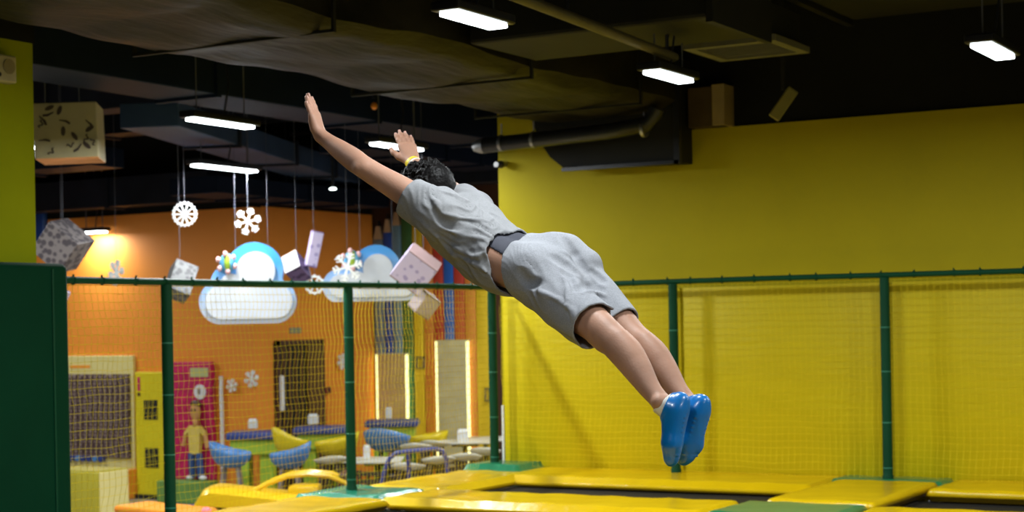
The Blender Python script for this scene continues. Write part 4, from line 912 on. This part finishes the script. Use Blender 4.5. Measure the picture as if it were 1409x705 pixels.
def field_obj(name, fld, m, parent, smooth_it=1, least=0.02):
    V, Q = fld.mesh(); V, Q = keep_big(V, Q, least)
    for _ in range(smooth_it):
        e = np.concatenate([Q[:, [0, 1]], Q[:, [1, 2]], Q[:, [2, 3]], Q[:, [3, 0]]]); acc = np.zeros_like(V); n = np.zeros(len(V))
        for i in range(3): acc[:, i] = np.bincount(e[:, 0], V[e[:, 1], i], len(V))+np.bincount(e[:, 1], V[e[:, 0], i], len(V))
        n = np.bincount(e[:, 0], minlength=len(V))+np.bincount(e[:, 1], minlength=len(V)); V = V*0.5+acc/n[:, None]*0.5
    V = V-np.array(origin(parent))
    me = bpy.data.meshes.new(name); me.vertices.add(len(V)); me.vertices.foreach_set('co', V.astype(np.float32).ravel())
    me.loops.add(len(Q)*4); me.loops.foreach_set('vertex_index', Q.astype(np.int32).ravel()); me.polygons.add(len(Q))
    me.polygons.foreach_set('loop_start', np.arange(0, len(Q)*4, 4, dtype=np.int32)); me.update(); me.validate(); me.shade_smooth()
    return link(name, me, m, parent)
def dv(x, y, z): v = RIGHT*x+FWD*y+UP*z; return v/np.linalg.norm(v)
def mix(a, b, t): return a+(b-a)*t
def orth(t, f): t = t-f*(t@f); return t/np.linalg.norm(t)

J = dict(
  neck=D(615, 281, 6.44), head=D(586, 270, 6.60), chest=D(640, 314, 6.36), waist=D(698, 357, 6.22), pelvis=D(752, 369, 6.12),
  shL=D(590, 287, 6.26), elL=D(499, 229, 6.34), wrL=D(441, 187, 6.50), shR=D(644, 289, 6.54), elR=D(606, 252, 6.80), wrR=D(568, 224, 7.02),
  hipL=D(748, 390, 6.06), hipR=D(779, 366, 6.17), knL=D(833, 458, 5.76), knR=D(868, 462, 5.90), anL=D(911, 556, 5.54), anR=D(949, 557, 5.66))
root = J['pelvis'].copy(); foot_z = 1.9
man = thing('person', 'person in grey T-shirt and shorts diving through the air with arms stretched ahead', 'person', J['pelvis'])
A_ = J['neck']-J['pelvis']; A_ /= np.linalg.norm(A_)                                  # along the trunk to the head
SX = orth(J['shR']-J['shL'], A_); BK = -np.cross(A_, SX); BK = -np.cross(A_, np.cross(BK, A_)) if False else BK
HX = orth(J['hipR']-J['hipL'], A_)
if BK[2] < 0: BK = -BK                                                                  # out of the back
pts = np.array(list(J.values()))
lo, hi = pts.min(0)-0.33, pts.max(0)+0.33
sk = Field(lo, hi, 0.0045)
def trunk(F_, g, k=0.04):
    """ribcage, waist and pelvis; g thickens it"""
    c, wst, pv, nk = J['chest'], J['waist'], J['pelvis'], J['neck']
    up = mix(c, nk, 0.62)
    for s in (-1, 1):
        F_.chain([up+SX*s*0.085, c+SX*s*0.072+A_*-0.01, mix(c, wst, 0.55)+SX*s*0.06, wst+SX*s*0.052-BK*0.008], [0.070+g, 0.085+g, 0.080+g, 0.074+g], k)
        F_.chain([wst+HX*s*0.05, pv+HX*s*0.062+BK*0.0, (J['hipL'] if s < 0 else J['hipR'])], [0.074+g, 0.088+g, 0.084+g], k)
def foot(F_, an, f, n, g, k=0.012, upto=True):
    f = f/np.linalg.norm(f); n = orth(n, f); l = np.cross(f, n); H = an-f*0.045+n*0.085
    F_.capsule(H+f*0.026-n*0.028, H+f*0.055-n*0.05, 0.027+g, 0.032+g, k)
    F_.capsule(H+f*0.05-n*0.048, H+f*0.13-n*0.034, 0.033+g, 0.025+g, k*2)
    for s in (-1, 1):
        F_.chain([H+f*0.06-n*0.034+l*s*0.008, H+f*0.165-n*0.027+l*s*0.020, H+f*0.205-n*0.022+l*s*0.010], [0.03+g, 0.023+g, 0.017+g], k*2)
    F_.capsule(H+f*0.19-n*0.022+l*0.012, H+f*0.220-n*0.02+l*0.008, 0.020+g, 0.016+g, k)
    return H, f, n, l
fL, nL = dv(-0.20, 0.06, -0.98), dv(0.97, -0.24, 0.0)
fR, nR = dv(-0.30, 0.10, -0.95), dv(0.52, -0.84, 0.0)
FEET = ((J['anL'], fL, nL), (J['anR'], fR, nR))
def limb(F_, a, b, ra, rm, rb, tm=0.4, k=0.02, bulge=None):
    m = mix(a, b, tm)+(bulge if bulge is not None else 0); F_.chain([a, m, b], [ra, rm, rb], k)
trunk(sk, 0.0)
# shoulders, shoulder blades, neck
for s, sh in ((-1, J['shL']), (1, J['shR'])):
    sk.capsule(mix(J['neck'], sh, 0.25)-A_*0.02, sh, 0.058, 0.060, 0.05)
    sk.capsule(J['chest']+SX*s*0.08+BK*0.04, sh-A_*0.04+BK*0.01, 0.05, 0.05, 0.05)
sk.capsule(J['neck']-A_*0.03, mix(J['neck'], J['head'], 0.6), 0.062, 0.055, 0.03)
# arms: upper arm with deltoid and biceps, elbow, forearm bulging near the elbow
def arm(sh, el, wr):
    sk.limb([sh, mix(sh, el, 0.35)+UP*0.004, mix(sh, el, 0.75), el, mix(el, wr, 0.22), mix(el, wr, 0.5), mix(el, wr, 0.8), wr], [0.060, 0.053, 0.045, 0.0425, 0.0435, 0.0385, 0.030, 0.027], 0.02)
arm(J['shL'], J['elL'], J['wrL'])
sk.capsule(J['elL']-UP*0.010-FWD*0.026+RIGHT*0.004, J['elL']-UP*0.012-FWD*0.026-RIGHT*0.012, 0.021, 0.019, 0.02)
arm(J['shR'], J['elR'], J['wrR'])
# legs: thigh, knee cap, calf
for hp_, kn, an, s in ((J['hipL'], J['knL'], J['anL'], -1), (J['hipR'], J['knR'], J['anR'], 1)):
    ax = an-kn; ax /= np.linalg.norm(ax); back = orth(dv(0.75, -0.35, 0.55), ax)
    sk.limb([hp_, mix(hp_, kn, 0.45), mix(hp_, kn, 0.82), kn, mix(kn, an, 0.16)+back*0.006, mix(kn, an, 0.34)+back*0.012, mix(kn, an, 0.55)+back*0.008, mix(kn, an, 0.78), mix(kn, an, 0.92), an], [0.086, 0.076, 0.062, 0.0555, 0.055, 0.0565, 0.049, 0.037, 0.0325, 0.033], 0.03)
    sk.capsule(kn-back*0.028-ax*0.012, kn-back*0.028+ax*0.02, 0.030, 0.028, 0.03)
    sk.capsule(mix(kn, an, 0.20)+back*0.026+np.cross(ax, back)*0.020, mix(kn, an, 0.42)+back*0.024+np.cross(ax, back)*0.014, 0.026, 0.022, 0.03)
    sk.capsule(mix(kn, an, 0.9)-np.cross(ax, back)*0.02, an-np.cross(ax, back)*0.024, 0.018, 0.019, 0.02); sk.capsule(an+np.cross(ax, back)*0.024, an+np.cross(ax, back)*0.026, 0.019, 0.019, 0.02)
for an, f, n in FEET: foot(sk, an, f, n, 0.0)
# hands
def hand(F_, wr, f, t, n, curl, fore, fan):
    """f along the fingers, t to the thumb side, n out of the back of the hand"""
    tips = []
    F_.capsule(fore, wr+f*0.012, 0.026, 0.024, 0.015, flat=(n, 0.75))
    offs = (0.029, 0.0105, -0.0085, -0.0265); ln = (0.071, 0.080, 0.073, 0.057); kn_ = (0.090, 0.093, 0.088, 0.080); rr = (0.0092, 0.0095, 0.009, 0.0078)
    for o, L, kk, r in zip(offs, ln, kn_, rr):
        F_.capsule(wr+f*0.008+t*o*0.45, wr+f*kk+t*o, 0.0165, 0.0125, 0.012)
        p = wr+f*kk+t*o; d = f*1.0+t*(o*fan); d /= np.linalg.norm(d); ax = -n
        for q, (fr, rs) in enumerate(((0.45, 0.97), (0.31, 0.9), (0.24, 0.82))):
            a = curl*(1.0, 1.3, 1.1)[q]; d = d*math.cos(a)+ax*math.sin(a); d /= np.linalg.norm(d); ax = orth(ax, d)
            e = p+d*L*fr; F_.capsule(p, e, r*(1.0 if q == 0 else rs+0.06), r*rs, 0.003); F_.capsule(p, p+d*0.001, r*1.07, r*1.07, 0.004); p = e
        tips.append((p, d, -ax, r))
    b0 = wr+f*0.022+t*0.018-n*0.008; b1 = wr+f*0.052+t*0.044-n*0.016; b2 = b1+f*0.026+t*0.017-n*0.003; b3 = b2+f*0.022+t*0.005-n*0.002
    F_.chain([b0, b1, b2, b3], [0.019, 0.0145, 0.0112, 0.0088], 0.008); tips.append((b3, (b3-b2)/np.linalg.norm(b3-b2), n, 0.010))
    F_.capsule(wr+f*0.03-t*0.02-n*0.008, wr+f*0.06-t*0.022-n*0.006, 0.015, 0.013, 0.012)
    return tips
fhL = dv(-0.28, 0.10, 0.95); thL = orth(dv(0.36, 0.93, 0.1), fhL); nhL = np.cross(thL, fhL)
fhR = dv(-0.27, 0.45, 0.85); thR = orth(dv(-0.97, -0.22, -0.1), fhR); nhR = np.cross(fhR, thR)
tipsL = hand(sk, J['wrL'], fhL, thL, nhL, 0.04, mix(J['elL'], J['wrL'], 0.85), 0.4)
tipsR = hand(sk, J['wrR'], fhR, thR, nhR, 0.06, mix(J['elR'], J['wrR'], 0.85), 1.2)
# head with face
hf = dv(-0.72, 0.66, 0.10); hu = orth(dv(-0.22, 0.10, 0.97), hf); hr = np.cross(hf, hu); hc = J['head']
sk.capsule(hc+hu*0.03-hf*0.022, hc+hu*0.03+hf*0.022, 0.088, 0.083, 0.02, flat=(hr, 0.86))
sk.capsule(hc+hu*0.0+hf*0.03, hc-hu*0.075+hf*0.055, 0.066, 0.04, 0.035, flat=(hr, 0.92))
sk.capsule(hc+hu*0.02+hf*0.10, hc-hu*0.018+hf*0.118, 0.009, 0.015, 0.012)                    # nose
for s in (-1, 1):
    sk.capsule(hc+hu*0.038+hf*0.094+hr*s*0.014, hc+hu*0.036+hf*0.086+hr*s*0.045, 0.009, 0.008, 0.014)   # brow
    sk.capsule(hc-hu*0.012+hf*0.078+hr*s*0.035, hc-hu*0.03+hf*0.07+hr*s*0.036, 0.018, 0.016, 0.02)        # cheek
    sk.capsule(hc+hu*0.016+hf*0.100+hr*s*0.030, hc+hu*0.016+hf*0.101+hr*s*0.031, 0.011, 0.011, 0.008, op='cut')  # eye socket
    sk.capsule(hc+hu*0.02+hr*s*0.077-hf*0.008, hc-hu*0.024+hr*s*0.074, 0.016, 0.011, 0.006, flat=(hr, 0.45))      # ear
sk.capsule(hc-hu*0.072+hf*0.082, hc-hu*0.078+hf*0.084, 0.02, 0.018, 0.02)                           # chin
for s in (-1, 1):
    e = obj('eyeball', ell(B(), (0, 0, 0), 0.0115, 0.0115, 0.0115, 12, 8), M['eye'], None, smooth=True); e.parent = man; e.location = Vector(hc+hu*0.016+hf*0.0935+hr*s*0.030-J['pelvis'])
    i_ = obj('iris', ell(B(), (0, 0, 0), 0.0055, 0.0055, 0.0055, 10, 6), M['iris'], None, smooth=True); i_.parent = e; i_.location = Vector(hf*0.0075)
bm = B()
q = [hc-hu*0.046+hf*f_+hr*u for f_, u in ((0.096, -0.024), (0.104, -0.01), (0.105, 0), (0.104, 0.01), (0.096, 0.024))]
tube(bm, q, 0.006, 8, radii=[0.002, 0.0055, 0.005, 0.0055, 0.002]); tube(bm, [x-hu*0.009 for x in q], 0.006, 8, radii=[0.002, 0.006, 0.0065, 0.006, 0.002]); obj('lips', bm, M['lip'], man, smooth=True)
for (p, d, nn, r) in tipsL+tipsR:
    bm = B(); tb = np.cross(d, nn); Rm = Matrix((Vector(tb), Vector(d), Vector(nn))).transposed(); obox(bm, Vector(p-d*0.002+nn*r*0.72), (r*1.15, r*1.3, r*0.22), Rm, r*0.1); obj('fingernail', bm, M['nail'], man)
# ---- clothing
def shell(F_, thick, cuts):
    """hollow the field to a cloth of the given thickness and open it where the cut fields are negative"""
    f = np.maximum(F_.f, -(F_.f+thick))
    for c in cuts: f = np.maximum(f, -c)
    F_.f = f.astype(np.float32)
def tuck(F_, cuts, gap=0.015):
    """keep the skin clear of the cloth that covers it"""
    f = F_.f+np.float32(gap)
    for c in cuts: f = np.where(c < -0.004, np.float32(-1), f)
    a = np.clip(np.floor((F_.lo-sk.lo)/sk.h).astype(int), 0, sk.n); b_ = np.clip(np.ceil((F_.lo+F_.h*(F_.n-1)-sk.lo)/sk.h).astype(int), 0, sk.n)
    ix = [np.clip(np.round((sk.lo[i]+sk.h*np.arange(a[i], b_[i])-F_.lo[i])/F_.h).astype(int), 0, F_.n[i]-1) for i in range(3)]
    g = f[np.ix_(*ix)]; sl = tuple(slice(a[i], b_[i]) for i in range(3)); near = g < 0.035
    sk.f[sl] = np.where(near, np.maximum(sk.f[sl], g), sk.f[sl])
def plane_cut(P, o, n, c=None, r=None):
    d = -((P-o.astype(np.float32))@n.astype(np.float32))           # negative beyond the plane: removed
    if c is not None: d = np.maximum(d, np.linalg.norm(P-c.astype(np.float32), axis=-1)-r)
    return d
def folds(F_, lines, k=0.012):
    """cloth ridges (r > 0) and grooves (r < 0) along pixel polylines, laid on the surface as seen, fading out at both ends"""
    out = dv(0.15, -0.65, 0.72)
    for pl, r in lines:
        hits = [F_.hit(*q) for q in pl]; n = len(hits)
        for i in range(n-1):
            a, b = hits[i], hits[i+1]
            if a is None or b is None or np.linalg.norm(a-b) > 0.12: continue
            w0, w1 = (math.sin(PI*min(1, max(0, u))) for u in (i/(n-1), (i+1)/(n-1))); R_ = abs(r)
            if r > 0: F_.capsule(a-out*R_*(1.0-w0), b-out*R_*(1.0-w1), R_*(0.35+0.65*w0), R_*(0.35+0.65*w1), k)
            else: F_.capsule(a+out*R_*(1.25-0.55*w0), b+out*R_*(1.25-0.55*w1), R_, R_, k*1.5, op='cut')
def ripples(F_, centre, rad, along, step, amp, seed):
    """a patch of fine parallel creases: their crests run along the given direction"""
    rs_ = np.random.RandomState(seed); G = F_.coords()-centre.astype(np.float32); al = along/np.linalg.norm(along); ac = orth(dv(0, -0.3, 1), al)
    x = G@al.astype(np.float32); y = G@ac.astype(np.float32)
    w_ = y+0.012*np.sin(x*np.float32(22)+np.float32(rs_.uniform(0, 6)))+0.008*np.sin(x*np.float32(51)+y*np.float32(30))
    m_ = np.exp(-(np.linalg.norm(G, axis=-1)/np.float32(rad))**2); c = 0.5+0.5*np.sin(w_*np.float32(2*PI/step)); mod = 0.5+0.5*np.sin(x*np.float32(17)+y*np.float32(43)+np.float32(rs_.uniform(0, 6)))
    F_.f -= (np.float32(amp)*m_*(c**2.2)*(0.35+0.65*mod)).astype(np.float32)
def interp(pl, n=13):
    pl = np.array(pl, float); s = np.r_[0, np.cumsum(np.linalg.norm(np.diff(pl, axis=0), axis=1))]; u = np.linspace(0, s[-1], n); return [(np.interp(x, s, pl[:, 0]), np.interp(x, s, pl[:, 1])) for x in u]
# T-shirt
pp = np.array([J[k] for k in ('neck', 'chest', 'waist', 'shL', 'shR', 'pelvis')]); T = Field(pp.min(0)-0.26, pp.max(0)+0.26, 0.0042)
hemp = mix(J['waist'], J['pelvis'], 0.22)
trunk(T, 0.014, 0.045)
for s, sh, el in ((-1, J['shL'], J['elL']), (1, J['shR'], J['elR'])):
    T.capsule(mix(J['neck'], sh, 0.35)-A_*0.03, sh, 0.060, 0.072, 0.04); T.capsule(J['chest']+SX*s*0.08+BK*0.04, sh-A_*0.04+BK*0.01, 0.060, 0.060, 0.04)
    e = mix(sh, el, 0.62); T.capsule(sh, e, 0.073, 0.067, 0.03)
    T.capsule(sh-A_*0.09-BK*0.02, mix(sh, el, 0.2)-UP*0.0, 0.07, 0.06, 0.05)
# loose belly of the shirt hanging below the trunk
T.chain([J['chest']-BK*0.03, mix(J['chest'], J['waist'], 0.6)-BK*0.045, hemp-BK*0.055+A_*-0.0], [0.088, 0.088, 0.080], 0.05, flat=None)
T.chain([mix(J['chest'], J['waist'], 0.3)-SX*0.05-BK*0.02, hemp-SX*0.075-BK*0.035], [0.084, 0.078], 0.05)
ripples(T, D(648, 312, 6.25), 0.13, dv(1.0, 0.2, -0.10), 0.026, 0.0075, 1)
ripples(T, D(676, 338, 6.16), 0.10, dv(1.0, 0.1, -0.25), 0.024, 0.0065, 2)
ripples(T, D(600, 300, 6.2), 0.07, dv(0.55, 0.2, -1.0), 0.028, 0.0072, 3)
ripples(T, D(650, 365, 6.12), 0.11, dv(1.0, 0.1, -0.62), 0.034, 0.0058, 4)
ripples(T, D(578, 270, 6.2), 0.07, dv(0.5, 0.2, -1.0), 0.026, 0.0065, 5)
FO = [([(604, 294), (632, 300), (672, 305)], 0.0045), ([(606, 312), (640, 326), (676, 330)], 0.005), ([(592, 268), (601, 280), (604, 300)], 0.006), ([(624, 340), (652, 354), (684, 350)], 0.005), ([(640, 356), (664, 370), (690, 388)], 0.006),
      ([(582, 306), (600, 326), (628, 354)], 0.005), ([(664, 358), (676, 372), (692, 384)], -0.012), ([(596, 292), (606, 304), (622, 312)], -0.008), ([(604, 262), (622, 268), (642, 276)], 0.004)]
folds(T, [(interp(a), r) for a, r in FO])
P = T.coords(); rs = np.random.RandomState(3)
for _ in range(10):
    k_ = rs.normal(0, 34, 3).astype(np.float32); T.f += np.float32(0.0010)*np.sin(P@k_+np.float32(rs.uniform(0, 6)))
cuts = []
for sh, el in ((J['shL'], J['elL']), (J['shR'], J['elR'])):
    d = el-sh; d /= np.linalg.norm(d); o = mix(sh, el, 0.30); cuts.append(plane_cut(P, o, d, o+d*0.11, 0.15))
h3 = [D(703, 316, 6.30), D(676, 352, 6.10), D(717, 402, 6.14)]
nrm = np.cross(h3[1]-h3[0], h3[2]-h3[0]); nrm /= np.linalg.norm(nrm); nrm = nrm if nrm@A_ < 0 else -nrm
hn = -A_*0.9+nrm*0.1; hn /= np.linalg.norm(hn)
cuts.append(plane_cut(P, D(711, 360, 6.21), dv(0.76, -0.62, 0.12)))
nk = mix(J['neck'], J['head'], 0.42); cuts.append(np.linalg.norm(P-(nk+A_*0.02).astype(np.float32), axis=-1)-0.076)
tuck(T, cuts); shell(T, 0.0085, cuts)
field_obj('t_shirt', T, M['shirt'], man, least=0.1)
# shorts
pp = np.array([J[k] for k in ('waist', 'pelvis', 'hipL', 'hipR', 'knL', 'knR')]); Sh = Field(pp.min(0)-0.2, pp.max(0)+0.2, 0.0042)
for s in (-1, 1):
    Sh.chain([J['waist']+HX*s*0.05, J['pelvis']+HX*s*0.066, (J['hipL'] if s < 0 else J['hipR'])], [0.088, 0.100, 0.100], 0.04)
BKP = orth(BK, A_)
for s, h_ in ((-1, J['hipL']), (1, J['hipR'])): Sh.capsule(mix(J['pelvis'], h_, 0.65)+BKP*0.040-A_*0.02, mix(J['pelvis'], h_, 0.85)+BKP*0.03-A_*0.085, 0.078, 0.076, 0.025)
for hp_, kn in ((J['hipL'], J['knL']), (J['hipR'], J['knR'])):
    e = mix(hp_, kn, 1.0)-UP*0.004; Sh.limb([hp_, mix(hp_, kn, 0.5)-(UP*0.012 if hp_ is J['hipL'] else UP*0.0), e], [0.098, 0.095, 0.090] if hp_ is J['hipL'] else [0.096, 0.086, 0.074], 0.012)
ripples(Sh, D(735, 392, 5.95), 0.10, dv(1.0, 0, -0.75), 0.04, 0.0058, 6)
ripples(Sh, D(808, 408, 5.75), 0.075, dv(0.5, 0.1, -1.0), 0.034, 0.0087, 7)
ripples(Sh, D(715, 352, 6.05), 0.06, dv(0.75, 0, -0.6), 0.016, 0.0043, 8)
ripples(Sh, D(780, 368, 5.92), 0.08, dv(0.8, 0.1, -0.55), 0.042, 0.0072, 9)
SF = [([(758, 352), (780, 364), (798, 376)], -0.014), ([(778, 374), (786, 386), (789, 398)], -0.010), ([(788, 400), (806, 393), (826, 400)], -0.014), ([(772, 346), (790, 357), (808, 370)], 0.006), ([(784, 400), (786, 420), (792, 440)], 0.008), ([(776, 376), (782, 396), (782, 420)], 0.006),
      ([(768, 318), (784, 342), (804, 370), (822, 396)], -0.012), ([(742, 400), (770, 414), (788, 426)], 0.005), ([(815, 374), (824, 380), (832, 388)], -0.008), ([(714, 380), (724, 391), (738, 393)], -0.013), ([(800, 404), (818, 402), (836, 408)], 0.006)]
folds(Sh, [(interp(a), r) for a, r in SF])
P = Sh.coords()
for _ in range(10):
    k_ = rs.normal(0, 34, 3).astype(np.float32); Sh.f += np.float32(0.0010)*np.sin(P@k_+np.float32(rs.uniform(0, 6)))
cuts = []
for hp_, kn in ((J['hipL'], J['knL']), (J['hipR'], J['knR'])):
    d = kn-hp_; d /= np.linalg.norm(d); o = mix(hp_, kn, 0.84 if hp_ is J['hipL'] else 0.86); cuts.append(plane_cut(P, o, d, o+d*0.10, 0.15))
cuts.append(plane_cut(P, D(723, 357, 6.17), dv(-0.76, 0.62, -0.12)))
tuck(Sh, cuts); shell(Sh, 0.0085, cuts)
field_obj('shorts', Sh, M['shorts'], man, least=0.1)
# dark band added as the shade inside the shirt's open back hem
Hb = Field(J['waist']-0.22, J['waist']+0.22, 0.005); trunk(Hb, 0.0045); Pu = Hb.coords()
for o, n_ in ((D(690, 350, 6.2), dv(-0.76, 0.62, -0.12)), (D(752, 352, 6.15), dv(0.76, -0.62, 0.12)), (J['waist']+BK*0.035, -BK)): Hb.f = np.maximum(Hb.f, -plane_cut(Pu, o, n_)).astype(np.float32)
field_obj('hem_shade_band', Hb, M['under'], man, least=0.2)
field_obj('body', sk, M['skin'], man)
# socks and rubber shoes
for (an, f, n), kn in zip(FEET, (J['knL'], J['knR'])):
    pts_ = np.stack([an, an+f*0.25, an-f*0.1]); G = Field(pts_.min(0)-0.13, pts_.max(0)+0.13, 0.003)
    H, f, n, l = foot(G, an, f, n, 0.0055)
    ax = kn-an; ax /= np.linalg.norm(ax); G.capsule(an, an+ax*0.05, 0.041, 0.038, 0.02)
    Pg = G.coords(); up = -n*0.82-f*0.57; up /= np.linalg.norm(up)
    o = H+f*0.065-n*0.100
    K = Field(pts_.min(0)-0.13, pts_.max(0)+0.13, 0.003); K.f = G.f+np.float32(0.0030)
    shell(K, 0.006, [plane_cut(Pg, o+up*0.004-f*0.0, up)])
    q = -n*0.97-f*0.23; q /= np.linalg.norm(q)
    for k in range(9): G.capsule(H+f*(0.07+0.016*k)-l*0.03, H+f*(0.07+0.016*k)+l*0.03, 0.0025, 0.0025, 0.004)
    shell(G, 0.0055, [plane_cut(Pg, H-n*0.060, q)])
    field_obj('sock', K, M['sock'], man, least=0.1); field_obj('rubber_shoe', G, M['shoe'], man, least=0.1)
# wrist band and cord on the right wrist
ax = J['wrR']-J['elR']; ax /= np.linalg.norm(ax); u_ = orth(nhR, ax); v_ = np.cross(ax, u_)
for nm, off, wd, m in (('wristband', -0.006, 0.011, 'band'), ('cord_bracelet', -0.03, 0.006, 'cord_white')):
    bm = B(); rings = []
    c0 = J['wrR']+ax*off
    for sgn, rr in ((-1, 0.0), (-1, 0.002), (1, 0.002), (1, 0.0)):
        rings.append([bm.verts.new(c0+ax*sgn*wd+(u_*math.cos(a)*0.0275+v_*math.sin(a)*0.031)*(1+rr*30)) for a in np.linspace(0, 2*PI, 29)[:-1]])
    for a, b in zip(rings, rings[1:]+rings[:1]):
        for k in range(28): bm.faces.new((a[k], a[(k+1) % 28], b[(k+1) % 28], b[k]))
    obj(nm, bm, M[m], man, smooth='auto')
# hair: thick black, wavy, a little long at the nape
Hh = Field(hc-0.19, hc+0.19, 0.0032)
Hh.capsule(hc+hu*0.036-hf*0.03, hc+hu*0.042+hf*0.022, 0.100, 0.094, 0.02, flat=(hr, 0.89)); Hh.capsule(hc-hf*0.058+hu*0.015, hc-hf*0.062-hu*0.055, 0.062, 0.044, 0.03, flat=(hf, 0.8))
for s in (-1, 1): Hh.capsule(hc+hr*s*0.062-hf*0.03+hu*0.02, hc+hr*s*0.058-hf*0.035-hu*0.05, 0.034, 0.022, 0.02)
rs = np.random.RandomState(11)
for _ in range(420):
    v = rs.normal(0, 1, 3); v /= np.linalg.norm(v)
    x, y, z = v; ml = rs.uniform(0.97, 1.06); p = hc+hu*0.035-hf*0.005+(hr*x*0.088+hf*y*0.104+hu*z*0.098)*ml
    if (y > 0.45 and z < 0.45) or z < -0.75: continue
    tang = np.cross(v, [0, 0, 1]) if abs(z) > 0.95 else np.array([-x*z, -y*z, 1-z*z]); tang = -tang/np.linalg.norm(tang)
    tw = rs.uniform(-1.1, 1.1); o_ = np.cross(v, tang); tang = tang*math.cos(tw)+o_*math.sin(tw)
    td = hr*tang[0]+hf*tang[1]+hu*tang[2]; vd = hr*x+hf*y+hu*z; L = rs.uniform(0.02, 0.040); side = np.cross(vd, td)*rs.uniform(-0.016, 0.016)
    Hh.chain([p-vd*0.004, p+td*L*0.5+vd*0.008+side, p+td*L-vd*0.002], [0.0075, 0.0062, 0.003], 0.002)
Pq = Hh.coords(); q = (Pq-hc.astype(np.float32))
cutf = np.maximum(-(q@hf.astype(np.float32))+np.float32(0.055), (q@hu.astype(np.float32))-np.float32(0.062))   # face stays open
Hh.f = np.maximum(Hh.f, -cutf).astype(np.float32)
field_obj('hair', Hh, M['hair'], man, 0, least=0.02)
